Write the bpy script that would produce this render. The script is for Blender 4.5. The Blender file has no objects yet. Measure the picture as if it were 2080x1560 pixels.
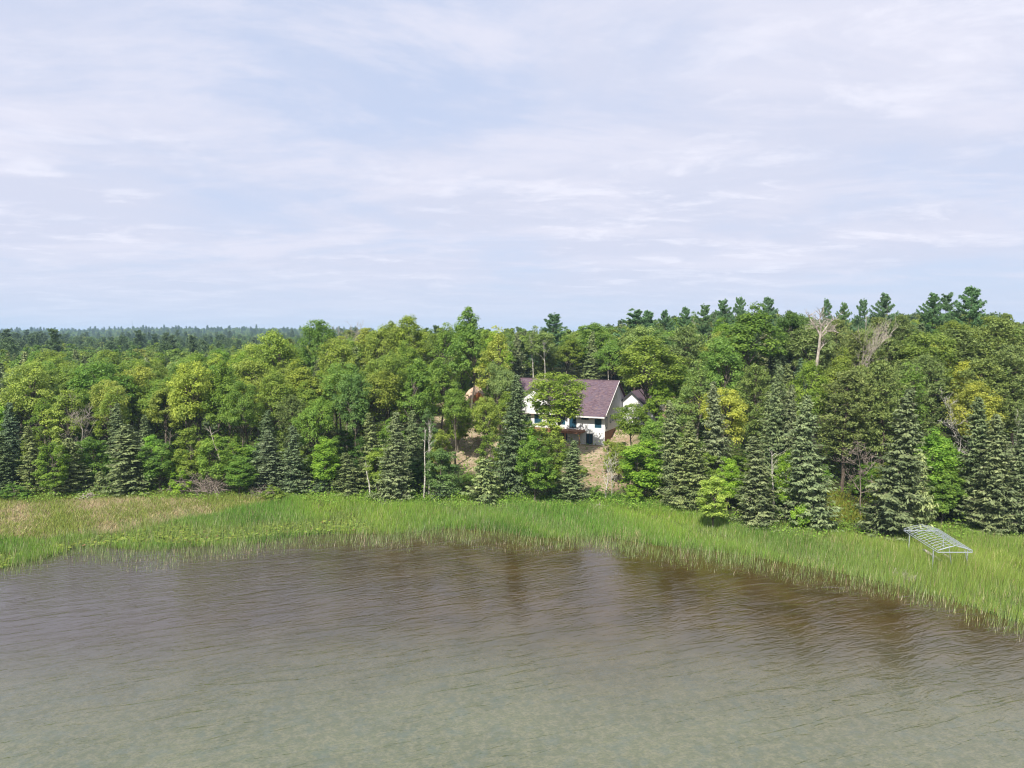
import bpy, math, random
import numpy as np
from mathutils import Vector, Matrix, noise as mnoise

S = bpy.context.scene
C = S.collection
PI = math.pi

# ------------------------------------------------------------------ camera, world, sun, exposure
CAM_H = 24.0
FPX = 1431.0
PITCH = math.radians(3.93)
cam_d = bpy.data.cameras.new('camera')
cam_d.sensor_fit = 'HORIZONTAL'; cam_d.sensor_width = 36.0; cam_d.lens = 36.0 * FPX / 2080.0
cam_d.clip_start = 0.5; cam_d.clip_end = 12000
cam = bpy.data.objects.new('camera', cam_d); C.objects.link(cam)
cam.location = (0, 0, CAM_H); cam.rotation_euler = (PI / 2 - PITCH, 0, 0)
S.camera = cam

SUN_EL = math.radians(45)
SUN_DIR = Vector((-0.38, -0.925, 0)).normalized()          # horizontal direction towards the sun
SUN_AZ = math.atan2(SUN_DIR.x, SUN_DIR.y)                  # from +Y, clockwise
sun_d = bpy.data.lights.new('sun', 'SUN'); sun_d.energy = 4.4; sun_d.angle = math.radians(0.6)
sun_d.color = (1.0, 0.95, 0.86)
sun = bpy.data.objects.new('sun', sun_d); C.objects.link(sun)
sv = Vector((SUN_DIR.x * math.cos(SUN_EL), SUN_DIR.y * math.cos(SUN_EL), math.sin(SUN_EL)))
sun.rotation_euler = sv.to_track_quat('Z', 'Y').to_euler()
sun.location = (-200, -200, 300)

W = bpy.data.worlds.new('World'); S.world = W; W.use_nodes = True
nt = W.node_tree; N = nt.nodes; L = nt.links
for n in list(N): N.remove(n)
def nd(t, **kw):
    n = N.new(t)
    for k, v in kw.items(): setattr(n, k, v)
    return n
def wmath(op, a, b=None, c=None):
    n = N.new('ShaderNodeMath'); n.operation = op
    for i, s in enumerate((a, b, c)):
        if s is None: continue
        if isinstance(s, (int, float)): n.inputs[i].default_value = s
        else: L.new(s, n.inputs[i])
    return n.outputs[0]
def mixc(f, a, b, bt='MIX'):
    n = N.new('ShaderNodeMix'); n.data_type = 'RGBA'; n.blend_type = bt
    for s, v in ((n.inputs[0], f), (n.inputs[6], a), (n.inputs[7], b)):
        if isinstance(v, (int, float)): s.default_value = v
        elif isinstance(v, tuple): s.default_value = (*v, 1)
        else: L.new(v, s)
    return n.outputs[2]
def smooth(x, a, b, lo=0.0, hi=1.0):
    n = N.new('ShaderNodeMapRange'); n.interpolation_type = 'SMOOTHSTEP'
    L.new(x, n.inputs[0])
    for i, v in ((1, a), (2, b), (3, lo), (4, hi)): n.inputs[i].default_value = v
    return n.outputs[0]
sky = nd('ShaderNodeTexSky', sky_type='NISHITA', sun_disc=False, sun_elevation=SUN_EL, sun_rotation=SUN_AZ)
sky.air_density = 1.0; sky.dust_density = 1.2; sky.ozone_density = 1.3; sky.altitude = 300
tc = nd('ShaderNodeTexCoord'); sep = nd('ShaderNodeSeparateXYZ'); L.new(tc.outputs['Generated'], sep.inputs[0])
zz = wmath('ADD', wmath('MAXIMUM', sep.outputs[2], 0.0), 0.09)
px = wmath('DIVIDE', sep.outputs[0], zz); py = wmath('DIVIDE', sep.outputs[1], zz)
comb = nd('ShaderNodeCombineXYZ'); L.new(px, comb.inputs[0]); L.new(py, comb.inputs[1])
def wnoise(scale, detail, rough, stretch=(1, 1, 1), rot=0.0, loc=(0, 0, 0), dist=0.0):
    m = nd('ShaderNodeMapping'); L.new(comb.outputs[0], m.inputs[0])
    m.inputs['Scale'].default_value = stretch; m.inputs['Rotation'].default_value = (0, 0, rot); m.inputs['Location'].default_value = loc
    n = nd('ShaderNodeTexNoise'); L.new(m.outputs[0], n.inputs['Vector'])
    n.inputs['Scale'].default_value = scale; n.inputs['Detail'].default_value = detail
    n.inputs['Roughness'].default_value = rough; n.inputs['Distortion'].default_value = dist
    return n.outputs[0]
SKY_STR = 0.113
cover = wnoise(0.50, 9, 0.58, (1.0, 0.8, 1), 0.35, (3.1, 1.7, 0), 0.25)     # broad sheets
streak = wnoise(0.95, 12, 0.66, (0.8, 1.3, 1), -0.6, (7.7, 2.2, 0), 0.5)       # combed streaks
puff = wnoise(2.4, 12, 0.68, (0.85, 1.2, 1), -0.4, (1.2, 9.4, 0), 0.3)         # small bright puffs
m1 = smooth(cover, 0.32, 0.54, 0.35, 1.0)
m2 = smooth(streak, 0.42, 0.66)
m3 = wmath('MULTIPLY', smooth(puff, 0.48, 0.66), smooth(cover, 0.38, 0.58))
clear = mixc(0.85, sky.outputs[0], (3.05, 3.65, 5.0))
lav = (3.9, 4.1, 5.0); white = (4.5, 4.55, 5.3); brite = (5.6, 5.55, 6.1)
c1 = mixc(m1, clear, lav)
c2 = mixc(wmath('MULTIPLY', m2, 0.9), c1, white)
c3 = mixc(wmath('MULTIPLY', m3, 0.5), c2, brite)
low = smooth(sep.outputs[2], 0.0, 0.13, 0.70, 0.0)
c4 = mixc(low, c3, (3.5, 4.0, 5.0))
bg = nd('ShaderNodeBackground'); bg.inputs[1].default_value = SKY_STR; L.new(c4, bg.inputs[0])
wo = nd('ShaderNodeOutputWorld'); L.new(bg.outputs[0], wo.inputs[0])

S.view_settings.view_transform = 'Standard'; S.view_settings.look = 'None'
S.view_settings.gamma = 1.0; S.view_settings.use_curve_mapping = False
S.view_settings.exposure = 0.68
cy = S.cycles
cy.max_bounces = 7; cy.diffuse_bounces = 3; cy.glossy_bounces = 3; cy.transmission_bounces = 4
cy.transparent_max_bounces = 6; cy.volume_bounces = 0
cy.use_denoising = True
cy.sample_clamp_indirect = 4.0
cy.pixel_filter_type = 'BLACKMAN_HARRIS'; cy.filter_width = 1.15
cy.caustics_reflective = False; cy.caustics_refractive = False

rng = np.random.default_rng(7)
random.seed(7)

# ------------------------------------------------------------------ projection helpers (photo pixel -> place)
CP, SP = math.cos(PITCH), math.sin(PITCH)
def at_z(u, v, z=0.0):
    """ground point seen at photo pixel (u, v) on height z"""
    a = math.atan((v - 780) / FPX) + PITCH
    y = (CAM_H - z) / math.tan(a)
    return x_at(u, y, z), y
def x_at(u, y, z):
    return (u - 1040) / FPX * (y * CP + (CAM_H - z) * SP)
def z_at(v, y):
    return CAM_H - y * math.tan(math.atan((v - 780) / FPX) + PITCH)
def uv_of(x, y, z):
    d = y * CP + (CAM_H - z) * SP
    return 1040 + FPX * x / d, 780 + FPX * ((CAM_H - z) * CP - y * SP) / d

def sstep(a, b, x):
    t = np.clip((np.asarray(x, float) - a) / (b - a), 0, 1); return t * t * (3 - 2 * t)

SHORE_UV = [(-400, 1260), (-150, 1215), (0, 1182), (60, 1160), (150, 1147), (330, 1146), (400, 1141), (560, 1124), (700, 1116), (900, 1106), (1000, 1109),
            (1100, 1119), (1250, 1127), (1350, 1147), (1500, 1162), (1600, 1178), (1700, 1195), (1800, 1215), (1900, 1240), (2000, 1272), (2080, 1298), (2300, 1380)]
sp = [at_z(u, v, 0) for u, v in SHORE_UV]
SHX = np.array([p[0] for p in sp]); SHY = np.array([p[1] for p in sp])
TREE_UV = [(-400, 1016), (0, 1010), (150, 1003), (400, 1000), (600, 1002), (800, 1016), (1000, 1018), (1250, 1016), (1350, 1026), (1400, 1038), (1480, 1058),
           (1560, 1072), (1700, 1076), (1800, 1080), (1900, 1076), (2080, 1085), (2300, 1095)]
tp = [at_z(u, v, 0.5) for u, v in TREE_UV]
TRX = np.array([p[0] for p in tp]); TRY = np.array([p[1] for p in tp])
def shore_y(x): return np.interp(x, SHX, SHY)
def tree_y(x): return np.interp(x, TRX, TRY)

def lumps(x, y, s, k=0.0):
    return (np.sin(x / s + 1.3 + k) * np.cos(y / (s * 1.17) + 0.7 * k) + 0.5 * np.sin(x / (s * .43) + y / (s * .61) + k * 2.1)) / 1.5

HPHI = math.radians(-25)
HX, HY, HZ = x_at(1228, 130, 3.6), 130.0, 3.58
def house_local(x, y):
    dx, dy = x - HX, y - HY
    c, s = math.cos(HPHI), math.sin(HPHI)
    return dx * c + dy * s, -dx * s + dy * c
def house_world(X, Y):
    c, s = math.cos(HPHI), math.sin(HPHI)
    return HX + X * c - Y * s, HY + X * s + Y * c

def ground_z(x, y):
    x = np.asarray(x, float); y = np.asarray(y, float)
    s = y - shore_y(x); ty = tree_y(x)
    near = np.where(s < 7, np.maximum(-2.5, (s - 7) * 0.035), np.minimum(0.45, (s - 7) * 0.03))
    left = sstep(-78, -28, x); right = sstep(24, 62, x)
    hh = 2.2 + 7.0 * left + 3.6 * right
    t = sstep(0, 68, y - ty)
    z = near + hh * t * (s > 0)
    z = z + lumps(x, y, 17.0) * 0.5 * sstep(3, 30, y - ty)
    z = z + 3.0 * sstep(200, 700, y) * lumps(x, y, 140.0, 1.0)
    z = z - 5.0 * sstep(260, 600, y) * left
    z = z + (17 + 4 * lumps(x, y, 420.0, 2.0)) * sstep(1300, 2150, y)
    X, Y = house_local(x, y)
    w = sstep(-27, -22, X) * (1 - sstep(7, 12, X)) * sstep(-6.0, -2.0, Y) * (1 - sstep(17, 26, Y))
    pad = HZ + 2.3 * sstep(0.8, 8, Y) * sstep(-4, 0, X) + 0.9 * sstep(4, 18, Y)
    z = z * (1 - w) + pad * w
    return z
def gz(x, y): return float(ground_z(x, y))

# ------------------------------------------------------------------ material helpers
class MB:
    def __init__(self, name, rough=0.8, spec=0.3):
        self.m = bpy.data.materials.new(name); self.m.use_nodes = True
        self.t = self.m.node_tree; self.N = self.t.nodes; self.L = self.t.links
        self.b = self.N['Principled BSDF']; self.out = self.N['Material Output']
        self.b.inputs['Roughness'].default_value = rough
        self.b.inputs['Specular IOR Level'].default_value = spec
    def n(self, t, **kw):
        o = self.N.new(t)
        for k, v in kw.items(): setattr(o, k, v)
        return o
    def coord(self, kind='Object', scale=(1, 1, 1), rot=(0, 0, 0), loc=(0, 0, 0)):
        c = self.n('ShaderNodeTexCoord'); m = self.n('ShaderNodeMapping')
        self.L.new(c.outputs[kind], m.inputs[0]); m.inputs['Scale'].default_value = scale
        m.inputs['Rotation'].default_value = rot; m.inputs['Location'].default_value = loc
        return m.outputs[0]
    def pos(self, scale=(1, 1, 1), rot=(0, 0, 0), loc=(0, 0, 0)):
        c = self.n('ShaderNodeNewGeometry'); m = self.n('ShaderNodeMapping')
        self.L.new(c.outputs['Position'], m.inputs[0]); m.inputs['Scale'].default_value = scale
        m.inputs['Rotation'].default_value = rot; m.inputs['Location'].default_value = loc
        return m.outputs[0]
    def noise(self, vec, scale, detail=4, rough=0.5, dist=0.0):
        n = self.n('ShaderNodeTexNoise'); self.L.new(vec, n.inputs['Vector'])
        n.inputs['Scale'].default_value = scale; n.inputs['Detail'].default_value = detail
        n.inputs['Roughness'].default_value = rough; n.inputs['Distortion'].default_value = dist
        return n.outputs[0]
    def set(self, sock, v):
        if isinstance(v, (int, float)): sock.default_value = v
        elif isinstance(v, tuple): sock.default_value = (*v, 1) if len(v) == 3 else v
        else: self.L.new(v, sock)
    def mix(self, f, a, b, bt='MIX'):
        n = self.n('ShaderNodeMix', data_type='RGBA', blend_type=bt)
        self.set(n.inputs[0], f); self.set(n.inputs[6], a); self.set(n.inputs[7], b)
        return n.outputs[2]
    def math(self, op, a, b=None):
        n = self.n('ShaderNodeMath', operation=op); self.set(n.inputs[0], a)
        if b is not None: self.set(n.inputs[1], b)
        return n.outputs[0]
    def ramp(self, x, a, b, lo=0.0, hi=1.0):
        n = self.n('ShaderNodeMapRange', interpolation_type='SMOOTHSTEP'); self.L.new(x, n.inputs[0])
        for i, v in ((1, a), (2, b), (3, lo), (4, hi)): n.inputs[i].default_value = v
        return n.outputs[0]
    def attr(self, name, out='Color'):
        n = self.n('ShaderNodeAttribute', attribute_name=name); return n.outputs[out]
    def bump(self, h, strength=0.3, dist=0.1):
        n = self.n('ShaderNodeBump'); n.inputs['Strength'].default_value = strength; n.inputs['Distance'].default_value = dist
        self.L.new(h, n.inputs['Height']); self.L.new(n.outputs[0], self.b.inputs['Normal']); return n
    def base(self, v): self.set(self.b.inputs['Base Color'], v); return self

def simple(name, col, rough=0.7, var=0.15, scale=3.0, metal=0.0, spec=0.3):
    b = MB(name, rough, spec); n = b.noise(b.coord(), scale, 5, 0.6)
    lo = tuple(c * (1 - var) for c in col); hi = tuple(min(1, c * (1 + var)) for c in col)
    b.base(b.mix(n, lo, hi)); b.b.inputs['Metallic'].default_value = metal
    return b.m

def leaf_material(name, trans=0.30, use_obj=True, rnd=None, rough=0.55):
    b = MB(name, rough, 0.25)
    tint = b.attr('tint', 'Fac')                       # 0..1 per leaf
    if use_obj:
        oi = b.n('ShaderNodeObjectInfo'); col = oi.outputs['Color']
    else:
        oi = b.n('ShaderNodeObjectInfo')
        r = b.n('ShaderNodeValToRGB'); b.L.new(oi.outputs['Random'], r.inputs[0])
        e = r.color_ramp.elements
        for i, (p, c) in enumerate(rnd):
            el = e[i] if i < 2 else e.new(p)
            el.position = p; el.color = (*c, 1)
        col = r.outputs[0]
    v = b.n('ShaderNodeHueSaturation')
    b.L.new(col, v.inputs['Color'])
    b.L.new(b.ramp(tint, 0, 1, 0.74, 1.56), v.inputs['Value'])
    b.L.new(b.ramp(tint, 0, 1, 0.515, 0.485), v.inputs['Hue'])
    b.base(v.outputs[0])
    tr = b.n('ShaderNodeBsdfTranslucent')
    yel = b.mix(0.6, v.outputs[0], (1.0, 1.0, 0.35), 'MULTIPLY')
    hs = b.n('ShaderNodeHueSaturation'); b.L.new(yel, hs.inputs['Color']); hs.inputs['Value'].default_value = 1.7
    b.L.new(hs.outputs[0], tr.inputs[0])
    mx = b.n('ShaderNodeMixShader'); mx.inputs[0].default_value = trans
    b.L.new(b.b.outputs[0], mx.inputs[1]); b.L.new(tr.outputs[0], mx.inputs[2]); b.L.new(mx.outputs[0], b.out.inputs[0])
    return b.m
M = {}
M['leaf'] = leaf_material('leaf', 0.38)
M['needle'] = leaf_material('needle', 0.12, rough=0.6)
M['far_leaf'] = leaf_material('far_leaf', 0.3, False, [(0.0, (.085, .165, .028)), (0.25, (.12, .20, .03)), (0.5, (.17, .225, .04)), (0.75, (.10, .18, .035)), (1.0, (.24, .26, .055))])
M['far_needle'] = leaf_material('far_needle', 0.12, False, [(0.0, (.07, .115, .05)), (0.5, (.10, .155, .06)), (1.0, (.09, .13, .07))], rough=0.6)
def bark(name, a, b_, sc=6.0, bands=False):
    b = MB(name, 0.9, 0.15)
    n = b.noise(b.coord(scale=(1, 1, 0.35) if not bands else (1, 1, 3)), sc, 5, 0.65)
    b.base(b.mix(b.ramp(n, .38, .62), a, b_)); b.bump(n, .5, .05); return b.m
M['bark'] = bark('bark', (.075, .062, .048), (.19, .165, .13))
M['pine_bark'] = bark('pine_bark', (.075, .058, .045), (.14, .11, .085))
M['birch_bark'] = bark('birch_bark', (.22, .20, .17), (.62, .59, .52), 3.0, True)
M['dead_wood'] = bark('dead_wood', (.24, .20, .165), (.46, .41, .35), 4.0)
M['brush_wood'] = bark('brush_wood', (.15, .12, .10), (.36, .30, .25), 4.0)

# ------------------------------------------------------------------ mesh helpers
def np_mesh(name, verts, k, tint=None, mat=None, col=None):
    """verts (n,k,3): n polygons of k corners each"""
    n = verts.shape[0]
    me = bpy.data.meshes.new(name)
    me.vertices.add(n * k); me.vertices.foreach_set('co', verts.astype(np.float32).ravel())
    me.loops.add(n * k); me.loops.foreach_set('vertex_index', np.arange(n * k, dtype=np.int32))
    me.polygons.add(n); me.polygons.foreach_set('loop_start', np.arange(0, n * k, k, dtype=np.int32))
    me.polygons.foreach_set('loop_total', np.full(n, k, dtype=np.int32))
    if tint is not None:
        a = me.attributes.new('tint', 'FLOAT', 'POINT'); a.data.foreach_set('value', np.repeat(tint.astype(np.float32), k))
    if col is not None:
        a = me.attributes.new('blade', 'FLOAT_COLOR', 'POINT')
        c = np.ones((n, k, 4), np.float32); c[:, :, :3] = col if col.ndim == 3 else col[:, None, :]
        a.data.foreach_set('color', c.ravel())
    me.update(calc_edges=True)
    if mat: me.materials.append(mat)
    return me
class Poly:
    """collects boxes, tubes and polygons into ONE mesh"""
    def __init__(self): self.v = []; self.f = []
    def poly(self, pts):
        i = len(self.v); self.v += [tuple(p) for p in pts]; self.f.append(tuple(range(i, i + len(pts)))); return self
    def box(self, x0, x1, y0, y1, z0, z1):
        i = len(self.v)
        self.v += [(x, y, z) for z in (z0, z1) for y in (y0, y1) for x in (x0, x1)]
        self.f += [tuple(i + j for j in q) for q in ((0, 2, 3, 1), (4, 5, 7, 6), (0, 1, 5, 4), (2, 6, 7, 3), (0, 4, 6, 2), (1, 3, 7, 5))]
        return self
    def slab(self, top, thick):
        """closed slab: a planar polygon with thickness downwards"""
        n = len(top); i = len(self.v)
        self.v += [tuple(p) for p in top] + [(p[0], p[1], p[2] - thick) for p in top]
        self.f.append(tuple(i + j for j in range(n))); self.f.append(tuple(i + n + j for j in reversed(range(n))))
        for j in range(n):
            k = (j + 1) % n; self.f.append((i + j, i + n + j, i + n + k, i + k))
        return self
    def prism(self, prof, y0, y1, axis='y'):
        n = len(prof); i = len(self.v)
        for y in (y0, y1): self.v += [((p[0], y, p[1]) if axis == 'y' else (y, p[0], p[1])) for p in prof]
        self.f.append(tuple(i + j for j in range(n))); self.f.append(tuple(i + n + j for j in reversed(range(n))))
        for j in range(n):
            k = (j + 1) % n; self.f.append((i + j, i + n + j, i + n + k, i + k))
        return self
    def tube(self, pts, rad, sides=6):
        pts = [Vector(p) for p in pts]
        if not hasattr(rad, '__len__'): rad = [rad] * len(pts)
        i0 = len(self.v); ref = Vector((0.31, 0.92, 0.21))
        for k, p in enumerate(pts):
            d = (pts[min(k + 1, len(pts) - 1)] - pts[max(k - 1, 0)]).normalized()
            a = d.cross(ref)
            if a.length < 1e-3: a = d.cross(Vector((1, 0, 0)))
            a.normalize(); b = d.cross(a)
            for s in range(sides):
                t = 2 * PI * s / sides; self.v.append(tuple(p + (a * math.cos(t) + b * math.sin(t)) * rad[k]))
        for k in range(len(pts) - 1):
            for s in range(sides):
                s2 = (s + 1) % sides
                self.f.append((i0 + k * sides + s, i0 + k * sides + s2, i0 + (k + 1) * sides + s2, i0 + (k + 1) * sides + s))
        self.f.append(tuple(i0 + s for s in reversed(range(sides))))
        self.f.append(tuple(i0 + (len(pts) - 1) * sides + s for s in range(sides)))
        return self
    def mesh(self, name, mat):
        me = bpy.data.meshes.new(name); me.from_pydata(self.v, [], self.f); me.update(); me.materials.append(mat); return me
    def obj(self, name, mat, parent=None, **props):
        o = bpy.data.objects.new(name, self.mesh(name, mat)); C.objects.link(o)
        if parent: o.parent = parent
        for k, v in props.items(): o[k] = v
        return o
def link(name, me, parent=None, color=None):
    o = bpy.data.objects.new(name, me); C.objects.link(o)
    if parent: o.parent = parent
    if color: o.color = (*color, 1)
    return o
def thing(name, label, cat, loc=(0, 0, 0), rz=0.0, scale=(1, 1, 1), group=None, tilt=(0, 0)):
    o = bpy.data.objects.new(name, None); C.objects.link(o); o.empty_display_size = 0.5
    o.location = loc; o.rotation_euler = (tilt[0], tilt[1], rz); o.scale = scale
    o['label'] = label; o['category'] = cat
    if group: o['group'] = group
    return o

def unit(a): return a / np.maximum(1e-9, np.linalg.norm(a, axis=-1, keepdims=True))
def cards(cen, nrm, L_, W_, rng, axis=None):
    """rhombic leaf cards: centre, normal, length, width"""
    n = len(cen)
    r = rng.normal(size=(n, 3)) if axis is None else axis
    t = unit(r - nrm * np.sum(r * nrm, -1, keepdims=True)); b = np.cross(nrm, t)
    L_ = np.asarray(L_)[:, None]; W_ = np.asarray(W_)[:, None]
    return np.stack([cen - t * L_ / 2, cen + b * W_ / 2 + t * L_ * .08, cen + t * L_ / 2, cen - b * W_ / 2 + t * L_ * .08], 1)

# ------------------------------------------------------------------ ground, water
def axis(breaks):
    out = []
    for a, b, st in breaks: out += list(np.arange(a, b, st))
    out.append(breaks[-1][1]); return np.array(out)
xs = axis([(-5200, -1200, 250), (-1200, -400, 50), (-400, -140, 12), (-140, 140, 2.0), (140, 400, 12), (400, 1200, 50), (1200, 5201, 250)])
ys = axis([(-1200, -200, 200), (-200, 40, 30), (40, 230, 2.0), (230, 600, 12), (600, 3000, 50), (3000, 5400, 300)])
GX, GY = np.meshgrid(xs, ys)
GZ = ground_z(GX, GY); GZ[GY < 45] = -2.5
v = np.stack([GX, GY, GZ], -1).reshape(-1, 3)
nx, ny = len(xs), len(ys)
ii = np.arange(nx - 1)[None, :] + np.arange(ny - 1)[:, None] * nx
f = np.stack([ii, ii + 1, ii + 1 + nx, ii + nx], -1).reshape(-1, 4)
me = bpy.data.meshes.new('ground'); me.from_pydata(v.tolist(), [], f.tolist()); me.update()
me.polygons.foreach_set('use_smooth', np.ones(len(f), bool))
b = MB('forest_floor', 0.95, 0.1)
P = b.pos()
n1 = b.noise(P, 0.35, 6, 0.6); n2 = b.noise(P, 2.2, 5, 0.65); n3 = b.noise(P, 0.09, 3, 0.5)
floor = b.mix(b.ramp(n1, .35, .65), (.028, .034, .014), (.060, .085, .022))
floor = b.mix(b.ramp(n2, .45, .7), floor, (.085, .068, .042))
# bare sandy soil of the building plot, round the house and down to the marsh
def blob(cx, cy_, rx, ry, rot=0.0):
    q = b.pos(); c1_ = b.n('ShaderNodeVectorMath', operation='SUBTRACT'); b.L.new(q, c1_.inputs[0]); c1_.inputs[1].default_value = (cx, cy_, 0)
    m = b.n('ShaderNodeMapping', vector_type='TEXTURE'); b.L.new(c1_.outputs[0], m.inputs[0]); m.inputs['Rotation'].default_value = (0, 0, rot); m.inputs['Scale'].default_value = (rx, ry, 1e5)
    ln = b.n('ShaderNodeVectorMath', operation='LENGTH'); b.L.new(m.outputs[0], ln.inputs[0])
    wob = b.math('MULTIPLY', b.math('SUBTRACT', b.noise(P, 0.3, 4, 0.6), 0.5), 0.9)
    return b.ramp(b.math('ADD', ln.outputs['Value'], wob), 0.85, 1.15, 1.0, 0.0)
dirt = b.mix(b.ramp(n1, .4, .62), (.30, .215, .15), (.42, .325, .24))
dirt = b.mix(b.math('MULTIPLY', b.ramp(n2, .47, .58), .75), dirt, (.13, .16, .045))
msk = blob(4, 134, 22, 13, -0.35)
for cx, cy_, rx, ry in ((14, 116, 6, 12), (-10, 122, 8, 9), (30, 150, 18, 12), (-7, 155, 9, 7)):
    msk = b.math('MAXIMUM', msk, blob(cx, cy_, rx, ry))
b.base(b.mix(msk, floor, dirt)); b.bump(n2, .6, .3)
me.materials.append(b.m)
g = link('ground', me); g['kind'] = 'structure'

# lake
b = MB('lake_water', 0.055, 0.5); b.b.inputs['IOR'].default_value = 1.8
P = b.pos()
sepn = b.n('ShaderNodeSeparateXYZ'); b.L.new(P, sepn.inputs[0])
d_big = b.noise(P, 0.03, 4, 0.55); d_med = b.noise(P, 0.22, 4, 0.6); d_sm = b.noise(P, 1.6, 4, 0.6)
# the bed: brown plus painted tree reflection near the reeds, pale marl farther out
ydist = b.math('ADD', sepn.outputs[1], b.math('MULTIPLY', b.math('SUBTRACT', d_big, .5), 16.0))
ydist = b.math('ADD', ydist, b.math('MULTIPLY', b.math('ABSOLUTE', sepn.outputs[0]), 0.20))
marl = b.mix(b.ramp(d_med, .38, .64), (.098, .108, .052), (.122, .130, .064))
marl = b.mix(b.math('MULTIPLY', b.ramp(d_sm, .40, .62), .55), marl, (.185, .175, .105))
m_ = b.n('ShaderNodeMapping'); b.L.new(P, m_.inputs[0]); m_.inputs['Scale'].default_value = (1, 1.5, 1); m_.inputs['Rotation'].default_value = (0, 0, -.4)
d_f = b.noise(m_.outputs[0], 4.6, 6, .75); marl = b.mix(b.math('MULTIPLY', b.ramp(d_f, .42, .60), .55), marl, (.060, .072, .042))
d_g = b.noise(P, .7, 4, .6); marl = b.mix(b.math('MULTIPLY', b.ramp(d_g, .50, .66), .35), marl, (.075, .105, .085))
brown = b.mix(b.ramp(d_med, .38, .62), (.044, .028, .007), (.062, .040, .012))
brown = b.mix(b.ramp(sepn.outputs[0], -45, 5, 1.0, 0.0), brown, (.062, .048, .038))  # mauve sky reflection painted into the bed colour towards the left
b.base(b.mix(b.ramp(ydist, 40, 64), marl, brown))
rip_rot = (0, 0, math.radians(-20))
def rip(scale, sx, sy, rot, detail=3, dist=0.3): 
    m = b.n('ShaderNodeMapping'); g_ = b.n('ShaderNodeNewGeometry'); b.L.new(g_.outputs['Position'], m.inputs[0])
    m.inputs['Rotation'].default_value = (0, 0, rot); 
    m2 = b.n('ShaderNodeMapping'); b.L.new(m.outputs[0], m2.inputs[0]); m2.inputs['Scale'].default_value = (sx, sy, 1)
    return b.noise(m2.outputs[0], scale, detail, .55, dist)
h1 = rip(0.62, .34, 1.6, math.radians(-20), 4, .6)
h2 = rip(1.5, .50, 1.6, math.radians(-28), 4, .4)
h3 = rip(4.2, .7, 1.4, math.radians(-8), 2, .2)
def crest(h): return b.math('SUBTRACT', 1.0, b.math('POWER', b.math('ABSOLUTE', b.math('MULTIPLY', b.math('SUBTRACT', h, .5), 3.0)), .8))
gust = b.ramp(b.noise(P, .05, 3, .5), .35, .65, .65, 1.25)
hh_ = b.math('ADD', b.math('ADD', b.math('MULTIPLY', crest(h1), .026), b.math('MULTIPLY', h2, .040)), b.math('ADD', b.math('MULTIPLY', h1, .060), b.math('MULTIPLY', h3, .0055)))
hh_ = b.math('MULTIPLY', hh_, gust)
bp = b.bump(hh_, 1.0, 1.0)
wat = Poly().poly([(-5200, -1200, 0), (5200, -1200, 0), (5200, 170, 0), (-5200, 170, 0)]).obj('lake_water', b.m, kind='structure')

# ------------------------------------------------------------------ tree kinds
def trunk_tube(P_, h, r0, lean=0.0, seed=0, top=0.12, n=7):
    rr = random.Random(seed); pts = []; x = y = 0.0
    for i in range(n + 1):
        t = i / n; pts.append((x, y, -0.4 + (h + .4) * t))
        x += rr.uniform(-.02, .02) * h + lean * h / n; y += rr.uniform(-.02, .02) * h
    P_.tube(pts, [r0 * ((1 - i / n) * (1 - top) + top) * (1.25 if i == 0 else 1) for i in range(n + 1)], 7)
    return pts
def lerp3(pts, z):
    for a, b_ in zip(pts, pts[1:]):
        if a[2] <= z <= b_[2]:
            t = (z - a[2]) / max(1e-6, b_[2] - a[2]); return Vector(a).lerp(Vector(b_), t)
    return Vector(pts[-1])

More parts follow.
